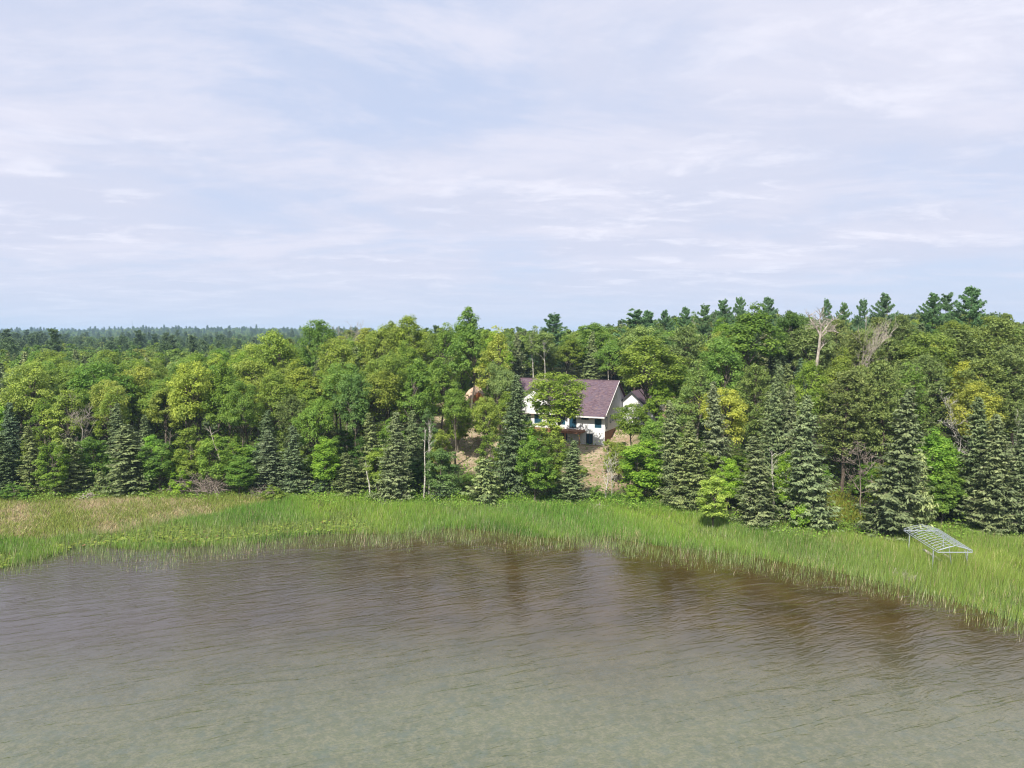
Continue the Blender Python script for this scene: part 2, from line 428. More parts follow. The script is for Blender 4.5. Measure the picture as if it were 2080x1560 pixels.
def make_broadleaf(seed, h=16.0, r=4.6, z0=3.0, nclump=95, leaves=105, leaf=.34, shape='round', r0=.24, barkm='bark', sparse=0.0, lod=False, mat='leaf'):
    rg = np.random.default_rng(seed)
    P_ = Poly(); tp_ = trunk_tube(P_, h * .86, r0, rg.uniform(-.05, .05), seed)
    ch = h - z0; cz = z0 + ch * .52
    d = unit(rg.normal(size=(nclump, 3)))
    if z0 >= 1: d[:, 2] = np.where(d[:, 2] < -.55, -d[:, 2], d[:, 2])
    lob = np.array([unit(rg.normal(size=3) + np.array([0, 0, .35])) for _ in range(7)])
    bump_ = np.max(d @ lob.T, axis=1)
    rad = (.50 + .56 * bump_ ** 3) * rg.uniform(.5, 1.0, nclump) ** .5
    if shape == 'tall': prof = 1.0 - .35 * np.abs(d[:, 2])
    elif shape == 'dome': prof = np.where(d[:, 2] > 0, 1.0, .8)
    else: prof = np.ones(nclump)
    if z0 < 1:
        hor = np.linalg.norm(d[:, :2], axis=1); prof = np.where(d[:, 2] < 0, .95 / np.maximum(.4, hor), prof)
    cen = d * rad[:, None] * np.array([r, r, ch * .5]) * np.stack([prof, prof, np.ones(nclump)], 1)
    cen[:, 2] += cz
    cr = rg.uniform(.6, 1.35, nclump) * r / 4.6
    # limbs
    for i in range(0, nclump, 3 if not lod else 12):
        p = Vector(cen[i]); zb = max(z0 * .7, min(h * .7, p.z - (Vector((p.x, p.y)).length) * .9 - .5))
        a = lerp3(tp_, zb); mid = a.lerp(p, .5) + Vector((0, 0, .35))
        P_.tube([a, mid, p], [r0 * .38, r0 * .22, .03], 4)
    nl = int(leaves)
    ci = np.repeat(np.arange(nclump), nl)
    if sparse: ci = ci[rg.random(len(ci)) > sparse * rg.random(nclump)[ci] * 2]
    n = len(ci); dd = unit(rg.normal(size=(n, 3)))
    dd[:, 2] = np.where((dd[:, 2] < -.2) & (rg.random(n) < .6), -dd[:, 2], dd[:, 2])
    rr = cr[ci] * rg.uniform(.45, 1.08, n)
    pos = cen[ci] + dd * rr[:, None] * np.array([1, 1, .68])
    outw = unit(cen[ci] - np.array([0, 0, cz - ch * .2]))
    nrm = unit(dd * .9 + outw * .5 + np.array([0, 0, .75]) + rg.normal(size=(n, 3)) * .55)
    sz = rg.uniform(.5, 1.4, n) * leaf
    vv = cards(pos, nrm, sz, sz * .72, rg)
    ctint = rg.uniform(0, 1, nclump)
    tint = np.clip(.5 + (ctint[ci] - .5) * .45 + rg.normal(size=n) * .20, 0, 1)
    return P_.mesh('trunk', M[barkm]), np_mesh('crown', vv, 4, tint, M[mat]), h, r

def make_spruce(seed, h=18.0, R=3.1, z0=.8, nb=330, tw=17, r0=.22, droop=.30, mat='needle', gap=0.0, lod=1.0, bare=0.0):
    rg = np.random.default_rng(seed); P_ = Poly(); tp_ = trunk_tube(P_, h * .985, r0, rg.uniform(-.01, .01), seed, .06)
    out = []; tn = []
    ga = 2.399
    side = rg.uniform(0, 2 * PI)
    for i in range(nb):
        t = (i + rg.uniform(0, 1)) / nb; t = t ** 1.12
        z = z0 + (h - z0 - .25) * t
        Lb = R * ((1 - t) ** .70 + .04) * rg.uniform(.36, 1.18) * (1 + .16 * math.sin(3 * i * ga + side + z * .7)) * (1 - .10 * math.cos(z * 1.9 + side))
        if z < h * .25: Lb *= .82 + .18 * (z / (h * .25))
        if gap and rg.random() < gap: continue
        az = i * ga + rg.uniform(-.4, .4)
        dx, dy = math.cos(az), math.sin(az)
        dr = droop * rg.uniform(.6, 1.4) * (1 - .9 * t)
        base = np.array(lerp3(tp_, z))
        nt_ = max(5, int(tw * (Lb / R) ** .6 * lod))
        s = np.sort(rg.uniform(.18, 1.0, nt_)) ; s[-1] = 1.0
        sg = np.where(np.arange(nt_) % 2 == 0, 1.0, -1.0)
        zz_ = -dr * Lb * np.sin(s * 1.9) + .18 * Lb * s ** 3 * (1 - t) + (.5 * Lb * s * max(0, t - .7))
        px_ = base + np.stack([dx * Lb * s, dy * Lb * s, zz_], 1)
        ang = sg * rg.uniform(.5, 1.05, nt_); ang[-1] = 0
        tl = (.20 * Lb * (1.25 - s) + .34) * rg.uniform(.75, 1.2, nt_)
        tdx = dx * np.cos(ang) - dy * np.sin(ang); tdy = dx * np.sin(ang) + dy * np.cos(ang)
        tdir = unit(np.stack([tdx, tdy, -rg.uniform(.05, .45, nt_)], 1))
        nrm = unit(np.array([dx * .45, dy * .45, 1.0]) + rg.normal(size=(nt_, 3)) * .55)
        out.append(cards(px_ + tdir * tl[:, None] * .5, nrm, tl * 1.15, (.15 + .11 * rg.random(nt_)) / lod ** .5, rg, axis=tdir))
        # hanging sprigs under the branch
        k = max(2, nt_ // 2); q = rg.integers(0, nt_, k)
        out.append(cards(px_[q] - np.array([0, 0, .16]), unit(np.stack([np.full(k, dx), np.full(k, dy), np.full(k, .35)], 1) + rg.normal(size=(k, 3)) * .35), np.full(k, .42), np.full(k, .2) / lod ** .5, rg, axis=np.tile([0, 0, -1.0], (k, 1)) + rg.normal(size=(k, 3)) * .3))
        bt = rg.uniform(.1, .75)
        tn.append(np.clip(bt + rg.normal(size=nt_) * .14 + .10 * (s - .6), 0, 1)); tn.append(np.clip(bt - .25 + rg.normal(size=k) * .1, 0, 1))
        if i % 2 == 0 and lod > .8: P_.tube([tuple(base), tuple(px_[nt_ // 2]), tuple(px_[-1])], [.05, .035, .012], 3)
    if bare:
        for i in range(int(70 * bare)):
            z = rg.uniform(.3, h * .3 * bare); az = rg.uniform(0, 6.28); Lb = R * rg.uniform(.4, .85); a = lerp3(tp_, z)
            P_.tube([a, a + Vector((math.cos(az) * Lb * .6, math.sin(az) * Lb * .6, -.1 * Lb)), a + Vector((math.cos(az) * Lb, math.sin(az) * Lb, -.45 * Lb))], [.035, .025, .01], 3)
    return P_.mesh('trunk', M['bark']), np_mesh('crown', np.concatenate(out), 4, np.concatenate(tn), M[mat]), h, R

def tufts(cen, rg, nper=14, ln=.42, w=.075, up=.4):
    n = len(cen); ci = np.repeat(np.arange(n), nper)
    d = unit(rg.normal(size=(n * nper, 3)) + np.array([0, 0, up]))
    s = unit(np.cross(d, rg.normal(size=(n * nper, 3)))) * w
    l = (ln * rg.uniform(.7, 1.2, n * nper))[:, None]
    o = cen[ci] + d * .05
    return np.stack([o - s * .4, o + d * l * .55 - s, o + d * l, o + d * l * .55 + s], 1), ci
def make_pine(seed, h=20.0, R=3.8, z0=6.0, kind='red', r0=.25, mat='needle', lod=1.0):
    rg = np.random.default_rng(seed); P_ = Poly(); tp_ = trunk_tube(P_, h * .97, r0, rg.uniform(-.02, .02), seed, .1)
    cen = []
    if kind == 'red':
        nb = int(88 * (h - z0) / 14)
        for i in range(nb):
            t = (i + rg.random()) / nb; z = z0 + (h - z0) * t
            Lb = R * (math.sin(min(1, (t * .93 + .12)) * PI) ** .55) * rg.uniform(.5, 1.08) + .3
            az = i * 2.399 + rg.uniform(-.5, .5); a = lerp3(tp_, z)
            rise = Lb * rg.uniform(-.05, .25) + .25 * Lb * t
            e = a + Vector((math.cos(az) * Lb, math.sin(az) * Lb, rise)); P_.tube([a, a.lerp(e, .5) - Vector((0, 0, .1)), e], [.06, .04, .015], 4)
            k = int((5 + 9 * Lb / R) * lod)
            s = rg.uniform(.35, 1.05, k)
            c = np.array(a)[None] + (np.array(e) - np.array(a))[None] * s[:, None] + rg.normal(size=(k, 3)) * np.array([.5, .5, .22])
            cen.append(c)
        cen = np.concatenate(cen); V, ci = tufts(cen, rg, 13, .46 / lod ** .4, .085 / lod ** .5, .5)
    else:
        z = z0
        while z < h - .4:
            t = (z - z0) / (h - z0)
            nbr = rg.integers(5, 8)
            for j in range(nbr):
                az = rg.uniform(0, 2 * PI)
                Lb = R * (1 - t) ** .72 * rg.uniform(.5, 1.12) + .5
                a = lerp3(tp_, min(h * .96, z + rg.uniform(-.2, .2))); rise = Lb * (.05 + .40 * t + rg.uniform(-.08, .14))
                e = a + Vector((math.cos(az) * Lb, math.sin(az) * Lb, rise)); P_.tube([a, a.lerp(e, .5) - Vector((0, 0, .12 * Lb)), e], [.07, .05, .015], 4)
                k = int((11 + 26 * Lb / R) * lod); s = rg.uniform(.22, 1.03, k)
                side_ = rg.uniform(-1, 1, k) * Lb * .30 * (1.2 - s)
                c = np.array(a)[None] + (np.array(e) - np.array(a))[None] * s[:, None]
                c[:, 2] -= .12 * Lb * np.sin(s * PI); c[:, 0] += -math.sin(az) * side_; c[:, 1] += math.cos(az) * side_
                c[:, 2] += rg.normal(size=k) * .10 + .12; cen.append(c)
            z += rg.uniform(.75, 1.35)
        cen.append(np.array([[0, 0, h * .985]]) + rg.normal(size=(8, 3)) * .25)
        cen = np.concatenate(cen); V, ci = tufts(cen, rg, 12, .44 / lod ** .4, .08 / lod ** .5, .9)
    ct = rg.uniform(0, 1, len(cen)); tn = np.clip(.5 + (ct[ci] - .5) * .5 + rg.normal(size=len(ci)) * .15, 0, 1)
    return P_.mesh('trunk', M['pine_bark' if kind == 'red' else 'bark']), np_mesh('crown', V, 4, tn, M[mat]), h, R

def dead_mesh(seed, h=12, r0=.16, mat='dead_wood', spread=.5, depth=4, lean=0.0, fork=.45):
    rr = random.Random(seed); P_ = Poly()
    def grow(p, d, L_, r, k):
        n = 4; pts = [p]; rad = [r]; q = p.copy(); dd = d.copy()
        for i in range(n):
            dd = (dd + Vector((rr.uniform(-1, 1), rr.uniform(-1, 1), rr.uniform(-.4, .7))) * .16).normalized()
            q = q + dd * L_ / n; pts.append(q.copy()); rad.append(max(.012, r * (1 - .55 * (i + 1) / n)))
        P_.tube(pts, rad, 6 if k == 0 else 4 if k < 3 else 3)
        if k >= depth: return
        m = rr.randint(3, 5) if k else rr.randint(5, 7)
        for j in range(m):
            i = rr.randint(2 if k == 0 else 1, n); b0 = pts[i]
            side_ = Vector((rr.uniform(-1, 1), rr.uniform(-1, 1), rr.uniform(-.1, .6))).normalized()
            nd_ = (dd * (1 - spread) + side_ * (spread + .15)).normalized()
            grow(b0, nd_, L_ * rr.uniform(.42, .62), rad[i] * .6, k + 1)
    grow(Vector((0, 0, -.3)), Vector((lean, 0, 1)).normalized(), h * fork + .3, r0, 0)
    return P_.mesh('branches', M[mat])

BROAD = [make_broadleaf(11, 16, 4.7, 4.0, 120, 125, .28), make_broadleaf(12, 17, 4.3, 5.0, 120, 120, .28, 'tall'), make_broadleaf(13, 14, 4.9, 3.4, 120, 120, .28, 'dome'),
         make_broadleaf(14, 18, 4.5, 6.0, 125, 115, .28), make_broadleaf(15, 15, 4.1, 3.6, 115, 120, .28, 'tall'), make_broadleaf(16, 16.5, 5.2, 5.0, 130, 120, .28, 'dome'),
         make_broadleaf(17, 17, 3.8, 3.0, 100, 100, .26, 'tall', sparse=.35)]
ASPEN = [make_broadleaf(21, 19, 3.3, 8.0, 75, 100, .24, 'tall', .17, 'birch_bark', .4), make_broadleaf(22, 18, 3.0, 7.0, 70, 100, .24, 'tall', .15, 'birch_bark', .45)]
THICK = [make_broadleaf(31, 12, 3.6, .1, 120, 120, .27, 'tall', .16), make_broadleaf(32, 11, 3.8, .1, 120, 120, .27, 'dome', .16), make_broadleaf(33, 12, 3.4, .1, 110, 125, .27, 'round', .16)]
SHRUB = [make_broadleaf(41, 4.0, 2.3, .05, 55, 80, .20, 'dome', .07), make_broadleaf(42, 4.6, 1.9, .05, 50, 80, .20, 'tall', .07)]
SPRUCE = [make_spruce(51, 18, 3.5, .5, 560, 26), make_spruce(52, 18, 3.1, .7, 540, 25, droop=.4), make_spruce(53, 19, 3.6, 1.0, 560, 26, bare=.5), make_spruce(54, 17, 3.2, .5, 500, 24, gap=.18, droop=.5),
          make_spruce(55, 18, 3.4, .6, 540, 25, gap=.08, droop=.35)]
YOUNG = [make_spruce(61, 6.0, 2.5, .1, 170, 19, .09, .18), make_spruce(62, 5.5, 2.2, .1, 150, 18, .08, .22)]
REDP = [make_pine(71), make_pine(72, 18, 4.2, 4.5), make_pine(73, 21, 3.6, 7.0)]
WHITEP = [make_pine(81, 25, 6.2, 9.0, 'white', .3), make_pine(82, 24, 6.8, 10.0, 'white', .3), make_pine(83, 26, 5.4, 10.0, 'white', .28)]
SETS = {'broad': ('broadleaf_tree', 'broadleaf tree', BROAD), 'aspen': ('aspen_tree', 'aspen', ASPEN), 'thick': ('leafy_tree', 'broadleaf tree', THICK),
        'shrub': ('shrub', 'shrub', SHRUB), 'spruce': ('spruce_tree', 'spruce', SPRUCE), 'young': ('young_spruce', 'spruce', YOUNG),
        'red': ('red_pine_tree', 'pine', REDP), 'white': ('white_pine_tree', 'pine', WHITEP)}
COL = {'mid': (.150, .232, .036), 'green': (.138, .232, .040), 'bright': (.195, .320, .038), 'yellow': (.270, .320, .060), 'olive': (.195, .260, .044),
       'dark': (.080, .150, .032), 'pale': (.190, .255, .080), 'blue': (.125, .205, .062), 'willow': (.29, .37, .085),
       'spr': (.162, .205, .092), 'sprdk': (.112, .160, .072), 'sprol': (.190, .230, .092), 'spryl': (.26, .31, .110),
       'red': (.145, .190, .052), 'white': (.105, .190, .080)}
placed = []
TILT = random.Random(3)
def plant(kind, x, y, h, w=None, col='mid', label='', group=None, var=None, rz=None, tilt=(0, 0), jit=.10):
    name, cat, protos = SETS[kind]
    i = random.randrange(len(protos)) if var is None else var
    tr, cr, ph, pr = protos[i]
    sz = h / ph; sx = sz if w is None else (w / 2) / pr
    sx = max(sx, sz * (.72 if kind == 'broad' else .45))
    t = thing(name, label, cat, (x, y, gz(x, y) - .05), random.uniform(0, 6.28) if rz is None else rz, (sx, sx, sz), group, tilt)
    c = COL[col] if isinstance(col, str) else col
    k = 1 + random.uniform(-jit, jit); k2 = 1 + random.uniform(-jit, jit) * .6
    link('trunk', tr, t); link('crown', cr, t, (c[0] * k * k2, c[1] * k, c[2] * k * random.uniform(.85, 1.15)))
    placed.append((x, y, (w or 2 * pr * sx) / 2)); return t
def put(kind, u, y, vtop, wpx, col, label, var=None, vbase=None, group=None, tilt=(0, 0)):
    """place a tree by what the photo shows: column u, top row vtop, crown width in pixels; y = distance (or from base row)"""
    if vbase is not None:
        _, y = at_z(u, vbase, .5)
        for _ in range(6):
            zg = gz(x_at(u, y, .5), y); _, y = at_z(u, vbase, zg)
    zt = z_at(vtop, y); zm = zt * .5; x = x_at(u, y, zm)
    h = zt - gz(x, y)
    if kind == 'spruce': tilt = (TILT.uniform(-.035, .035), TILT.uniform(-.04, .04))
    return plant(kind, x, y, h, wpx / FPX * (y + 1.5), col, label, group, var, tilt=tilt)

# ================================================================== named trees and shrubs, one by one
F = [
 # --- forest edge behind the tan meadow
 ('shrub', 30, None, 983, 62, 'green', 'round dark green bush at the forest edge, at the left end of the tan meadow', 1016),
 ('spruce', 12, None, 880, 60, 'sprdk', 'dark spruce at the frame edge behind the round bush', 1004),
 ('spruce', 68, None, 862, 62, 'sprol', 'narrow olive spruce with dead grey lower twigs, beside the round bush', 1004),
 ('spruce', 150, None, 888, 88, 'spryl', 'broad yellowish spruce on the meadow edge, right before the old stump', 1003),
 ('spruce', 260, None, 856, 108, 'sprol', 'widest olive-green spruce behind the tan meadow, between the stump and the brush pile', 1002),
 ('spruce', 228, 112, 818, 60, 'spr', 'pointed blue-green spruce rising behind the widest meadow spruce', None),
 ('young', 205, None, 955, 44, 'sprol', 'small spruce tucked beneath the widest meadow spruce', 1003),
 ('thick', 322, None, 895, 66, 'green', 'loose green broadleaf tree between the wide spruce and the light green shrub', 1002),
 ('shrub', 370, None, 950, 60, 'bright', 'light green shrub standing before the dead brush pile', 1008),
 ('thick', 487, None, 928, 66, 'green', 'dense dark green bushy tree just right of the dead brush pile', 1008),
 ('shrub', 556, None, 986, 54, 'olive', 'brownish green bush at the meadow edge beside the twiggy dead bush', 1019),
 ('spruce', 548, None, 872, 80, 'spr', 'blue-green spruce behind the twiggy dead bush', 1000),
 ('spruce', 590, 104, 862, 70, 'sprdk', 'dark spruce behind the first small flat-tiered spruce', None),
 ('young', 616, None, 953, 62, 'spr', 'small flat-tiered spruce at the cattail edge, first of two beneath the lime green tree', 1003),
 ('young', 656, None, 958, 56, 'sprdk', 'small flat-tiered spruce directly beneath the lime green tree', 1004),
 ('thick', 660, 103, 892, 62, 'bright', 'lime green broadleaf tree glowing among dark spruces', None),
 ('spruce', 706, None, 918, 70, 'spr', 'short dark spruce between the lime green tree and the leaning white birch stem', 1006),
 ('spruce', 757, 105, 836, 66, 'sprol', 'olive spruce behind the leaning white birch stem', None),
 ('spruce', 800, None, 836, 82, 'sprol', 'spruce with a skirt of bare grey branches at the cattail edge', 1018),
 ('spruce', 842, 107, 830, 60, 'spr', 'tall spruce just behind the spruce with the grey bare skirt', None),
 ('thick', 897, None, 905, 60, 'blue', 'dense blue-green bushy tree beside the white aspen stem', 1010),
 ('young', 900, None, 962, 66, 'sprdk', 'low dark spruce at the foot of the blue-green bushy tree', 1014),
 ('young', 985, None, 928, 92, 'sprol', 'wide low spruce with flat layered boughs in front of the bare dirt', 1020),
 ('shrub', 950, None, 962, 40, 'green', 'small green shrub on the bare dirt slope above the wide low spruce', 988),
 ('spruce', 1047, None, 758, 92, 'sprdk', 'tall dark grey-green spruce hiding the left end of the house', 1006),
 ('thick', 1086, None, 888, 68, 'green', 'deep green leafy tree at the shore below the house deck', 1024),
 ('thick', 1118, None, 892, 56, 'mid', 'mid green leafy tree touching the deep green one below the house deck', 1012),
 ('broad', 1134, 119, 760, 152, (.225, .295, .05), 'yellow-green maple standing in front of the house roof and deck', None),
 ('spruce', 1166, None, 893, 68, 'spr', 'thin see-through spruce below the house on the dirt slope', 1020),
 ('broad', 1318, 126, 688, 152, 'olive', 'large round-topped maple rising over the right end of the house', None),
 ('broad', 1282, 117, 822, 84, 'mid', 'round maple hiding the foot of the grey gable wall', None),
 ('thick', 1302, None, 890, 96, 'bright', 'dense bright green tree with leaves down to the grass, right of the thin birch', 1014),
 ('thick', 1256, 108, 900, 40, 'olive', 'slim yellowish tree just behind the thin bare birch', None),
 ('spruce', 1378, None, 808, 70, 'spr', 'grey-green spruce between the bright leafy tree and the tallest shore spruce', 1030),
 ('spruce', 1398, None, 852, 92, 'sprol', 'wide shaggy spruce right behind the willow-green shrub tree', 1040),
 ('thick', 1448, None, 968, 66, 'willow', 'pale willow-green bushy tree standing out in the reeds', 1078),
 ('thick', 1478, 92, 932, 46, 'bright', 'bright green young tree between the willow-green bush and the spruces', None),
 ('spruce', 1452, 98, 770, 74, 'spr', 'tall grey-green spruce behind the willow-green bush', None),
 ('spruce', 1540, None, 884, 100, 'spr', 'broad even spruce in the front row, beside the slim bright leafy tree', 1072),
 ('spruce', 1563, 95, 740, 72, 'spr', 'tallest pointed spruce of the shore row', None),
 ('spruce', 1600, 94, 778, 70, 'spr', 'second pointed spruce just right of the tallest one', None),
 ('thick', 1597, None, 918, 40, 'bright', 'slim bright green leafy tree wedged between two spruces', 1060),
 ('shrub', 1628, None, 1020, 52, 'bright', 'bright green shrub at the foot of the shore spruces', 1078),
 ('spruce', 1655, None, 800, 108, 'sprol', 'broad olive spruce beside the grassy gap', 1075),
 ('red', 1712, 99, 752, 112, 'red', 'dark-trunked red pine standing behind the grassy gap', None),
 ('spruce', 1800, None, 782, 116, 'spr', 'broad grey-green spruce just behind the far end of the metal frame', 1088),
 ('young', 1868, None, 912, 74, 'spryl', 'yellow-tipped young spruce directly behind the metal frame', 1075),
 ('broad', 1905, 87, 868, 118, 'bright', 'bright green maple in the spruce wall above the metal frame', None),
 ('thick', 1915, None, 950, 62, 'mid', 'dark leafy understory tree above the metal frame', 1072),
 ('spruce', 1975, 86, 800, 92, 'spr', 'spruce with pale birch twigs above it, right of the bright maple', None),
 ('spruce', 2020, None, 835, 92, 'sprol', 'shaggy spruce in front of the rusty dead branches', 1085),
 ('spruce', 2074, None, 822, 84, 'spr', 'spruce cut by the frame edge above the reed bank', 1088),
 ('thick', 1345, 104, 872, 84, 'mid', 'mid green leafy tree between the bright shore tree and the grey-green spruces', None),
 ('shrub', 1212, None, 985, 30, 'green', 'small bush on the slope left of the thin bare birch', 1012),
 ('shrub', 1288, None, 985, 44, 'bright', 'low bright bush at the foot of the bright shore tree', 1022),
 ('shrub', 1130, None, 985, 40, 'dark', 'dark bush between the leafy pair and the see-through spruce', 1018),
 ('thick', 1062, 104, 862, 48, 'bright', 'bright leafy tree squeezed between dark spruce and deck', None),
 ('thick', 1240, 114, 890, 26, 'olive', 'small pale sapling tree by the house corner', None),
 ('broad', 1028, 124, 800, 60, 'olive', 'olive maple hiding the left end of the house', None),
 ('thick', 1000, 106, 880, 50, 'mid', 'mid green tree over the wide low spruce', None),
 ('broad', 938, 148, 700, 80, 'olive', 'olive oak above the sand mound', None),
 ('thick', 770, 103, 905, 60, 'olive', 'yellow-olive leafy tree behind the leaning white birch stem', None),
 ('spruce', 18, 106, 815, 66, 'sprdk', 'taller dark spruce behind the one at the frame edge', None),
 ('thick', 112, 101, 900, 56, 'mid', 'dark leafy tree in the shade between the two meadow spruces', None),
 ('thick', 430, 103, 878, 64, 'mid', 'leafy tree right behind the dead brush pile', None),
 ('spruce', 520, 108, 830, 64, 'sprdk', 'dark spruce under the brown trunks of the maple', None),
 ('thick', 386, 104, 870, 62, 'olive', 'olive leafy tree crossed by the long fallen branch', None),
 ('thick', 1058, 112, 840, 56, 'mid', 'green leafy tree before the white cross gable, by the tall dark spruce', None),
 ('shrub', 1180, None, 945, 36, 'olive', 'low olive bush on the dirt slope above the see-through spruce', 968),
 ('shrub', 1098, 118, 905, 40, 'mid', 'green bush directly beneath the deck posts', None),
 ('shrub', 1205, None, 925, 24, 'green', 'tiny green bush in the bare dirt under the house corner', 940),
 ('thick', 1330, 112, 840, 70, 'green', 'fresh green leafy tree beneath the large round-topped maple', None),
 ('broad', 932, 150, 762, 58, 'mid', 'mid green tree masking one side of the sand mound', None),
 ('broad', 1006, 147, 768, 54, 'green', 'fresh green tree masking the house side of the sand mound', None),
 ('thick', 1036, 118, 842, 44, 'olive', 'olive leafy tree at the left house corner beneath the maple', None),
 ('broad', 1338, 122, 774, 76, 'mid', 'green maple hiding the rear wing roof, beside the round-topped maple', None),
 ('shrub', 1262, 122, 898, 44, 'green', 'green bush against the brown foundation of the gable wall', None),
 ('shrub', 1150, 119, 908, 46, 'olive', 'olive bush in front of the lower windows under the maple', None),
 ('thick', 930, 124, 815, 54, 'olive', 'olive leafy tree over the upper edge of the bare dirt', None),
 ('thick', 985, 128, 822, 52, 'green', 'green leafy tree beneath the clay heap, over the bare dirt', None),
 ('shrub', 905, None, 935, 34, 'olive', 'olive bush between blue-green tree and bare dirt', 978),
 ('broad', 1640, 103, 738, 84, 'mid', 'mid green maple hiding the foot of the big bleached dead tree', None),
 ('broad', 1700, 110, 704, 70, 'olive', 'olive maple between the two bare dead trees', None),
 ('thick', 1104, 114, 846, 66, (.215, .29, .05), 'yellow-green leafy tree against the deck, beneath the house maple', None),
 # --- skyline and middle trees
 ('broad', 388, 116, 738, 108, 'yellow', 'large yellow-leaved maple above the leaning dead trunk', None),
 ('broad', 226, 122, 774, 80, 'yellow', 'smaller yellow-green maple above the wide meadow spruce', None),
 ('broad', 455, 118, 742, 90, 'mid', 'dark green maple touching the large yellow one', None),
 ('broad', 492, 112, 780, 84, 'mid', 'maple with two brown trunks showing below its crown', None),
 ('broad', 567, 142, 676, 110, 'olive', 'round-headed olive oak on the skyline at the left end of the hill', None),
 ('broad', 650, 152, 652, 84, 'green', 'deep green ragged tree on the skyline beside the round olive oak', None),
 ('broad', 618, 124, 728, 104, 'yellow', 'ochre-topped maple on the slope below the round olive oak', None),
 ('broad', 560, 118, 760, 86, 'olive', 'olive maple beneath the ochre-topped one', None),
 ('broad', 690, 136, 690, 92, 'olive', 'olive maple below the bare twigs on the skyline', None),
 ('broad', 776, 148, 645, 90, 'olive', 'wide oak crown on the skyline, first of the joined pair', None),
 ('broad', 832, 150, 646, 92, 'olive', 'wide oak crown on the skyline, second of the joined pair', None),
 ('broad', 906, 140, 652, 86, 'mid', 'dark green poplar with spiky top on the skyline', None),
 ('broad', 952, 138, 634, 76, 'green', 'highest dark poplar on the skyline left of the house', None),
 ('broad', 1006, 134, 658, 84, 'yellow', 'yellow-green crown between the highest poplar and the house', None),
 ('broad', 785, 124, 704, 100, 'olive', 'olive maple in the middle of the slope under the joined oaks', None),
 ('broad', 722, 114, 762, 92, 'blue', 'blue-green maple low on the slope above the leaning birch stem', None),
 ('broad', 850, 118, 738, 96, 'mid', 'maple with dark hollow beneath, above the white aspen stems', None),
 ('broad', 640, 108, 800, 88, 'mid', 'rounded maple above the lime green tree', None),
 ('aspen', 870, 105, 830, 52, 'blue', 'slender aspen with white stem and small blue-green crown', None),
 ('broad', 925, 117, 776, 74, 'mid', 'green maple on the edge of the dirt clearing', None),
 ('broad', 990, 114, 808, 72, 'olive', 'olive tree over the bare dirt, left of the tall dark spruce', None),
 ('broad', 1016, 131, 728, 62, 'pale', 'pale grey-green poplar just above the tall dark spruce', None),
 ('aspen', 1082, 166, 662, 62, 'pale', 'white-stemmed aspen behind the roof ridge, first of two', None),
 ('aspen', 1104, 162, 655, 66, 'pale', 'white-stemmed aspen behind the roof ridge, second of two', None),
 ('broad', 1205, 176, 660, 90, 'green', 'green tree centred behind the house roof', None),
 ('broad', 1375, 128, 742, 82, 'mid', 'maple beside the large round-topped one, farther from the house', None),
 ('broad', 1408, 118, 766, 70, 'olive', 'yellow-green maple behind the grey-green shore spruces', None),
 ('broad', 1520, 128, 614, 150, 'green', 'great light green dome-crowned tree on the hilltop', None),
 ('broad', 1470, 120, 690, 110, 'green', 'light green tree below the great dome crown', None),
 ('broad', 1612, 132, 624, 96, 'dark', 'dark green tree between the dome crown and the bare white tree', None),
 ('aspen', 1758, 128, 642, 74, 'pale', 'live tree with pale bare trunk beside the two dead trees', None),
 ('broad', 1350, 150, 668, 96, 'blue', 'blue-green crown below the white pines over the house', None),
 ('red', 1385, 136, 664, 92, 'red', 'red pine with brown tufts between house maple and the dome crown', None),
 ('red', 1290, 160, 668, 80, 'red', 'dull red pine far behind the large round-topped maple', None),
 ('red', 1800, 118, 690, 112, 'red', 'red pine with dense tufted crown below the broad white pine', None),
 ('red', 1865, 110, 722, 104, 'red', 'red pine in the middle of the pine slope above the metal frame', None),
 ('red', 1940, 122, 668, 116, 'red', 'red pine crown directly under the three grouped white pines', None),
 ('red', 2030, 118, 648, 112, 'red', 'dark red pine on the skyline near the frame edge', None),
 ('red', 1985, 104, 728, 104, 'red', 'red pine above the pale birch twigs', None),
 ('red', 2068, 104, 700, 96, 'red', 'olive red pine cut by the frame edge', None),
 ('red', 1760, 106, 742, 92, 'red', 'red pine behind the dead grey branches', None),
 ('white', 1124, 182, 640, 74, 'white', 'lone white pine tip on the skyline behind the house', None),
 ('white', 1282, 172, 630, 84, 'white', 'white pine on the skyline over the house gable, first of the dark clump', None),
 ('white', 1312, 176, 634, 66, 'white', 'white pine on the skyline over the house gable, second of the dark clump', None),
 ('white', 1352, 178, 633, 50, 'white', 'narrow white pine between the dark clump and the forked one', None),
 ('white', 1389, 172, 627, 46, 'white', 'slim forked white pine standing against the sky', None),
 ('white', 1428, 166, 622, 54, 'white', 'white pine just right of the slim forked one', None),
 ('white', 1468, 160, 612, 58, 'white', 'feathery white pine at the left of the great dome crown', None),
 ('white', 1502, 158, 607, 48, 'white', 'white pine tip peeping over the great dome crown, first of two', None),
 ('white', 1555, 158, 607, 58, 'white', 'white pine tip peeping over the great dome crown, second of two', None),
 ('white', 1674, 146, 611, 42, 'white', 'small white pine showing behind the bare white tree', None),
 ('white', 1706, 150, 618, 46, 'white', 'white pine behind the second dead tree', None),
 ('white', 1748, 146, 611, 44, 'white', 'narrow white pine left of the broad-shouldered one', None),
 ('white', 1787, 142, 599, 66, 'white', 'broad-shouldered white pine with drooping tier to the gap', None),
 ('white', 1884, 138, 599, 70, 'white', 'first of the three grouped tallest white pines', None),
 ('white', 1925, 142, 597, 58, 'white', 'middle of the three grouped tallest white pines', None),
 ('white', 1963, 136, 586, 82, 'white', 'highest white pine of the whole hill', None),
 ('red', 2040, 128, 636, 44, 'red', 'small dark pine top beyond the highest white pine', None),
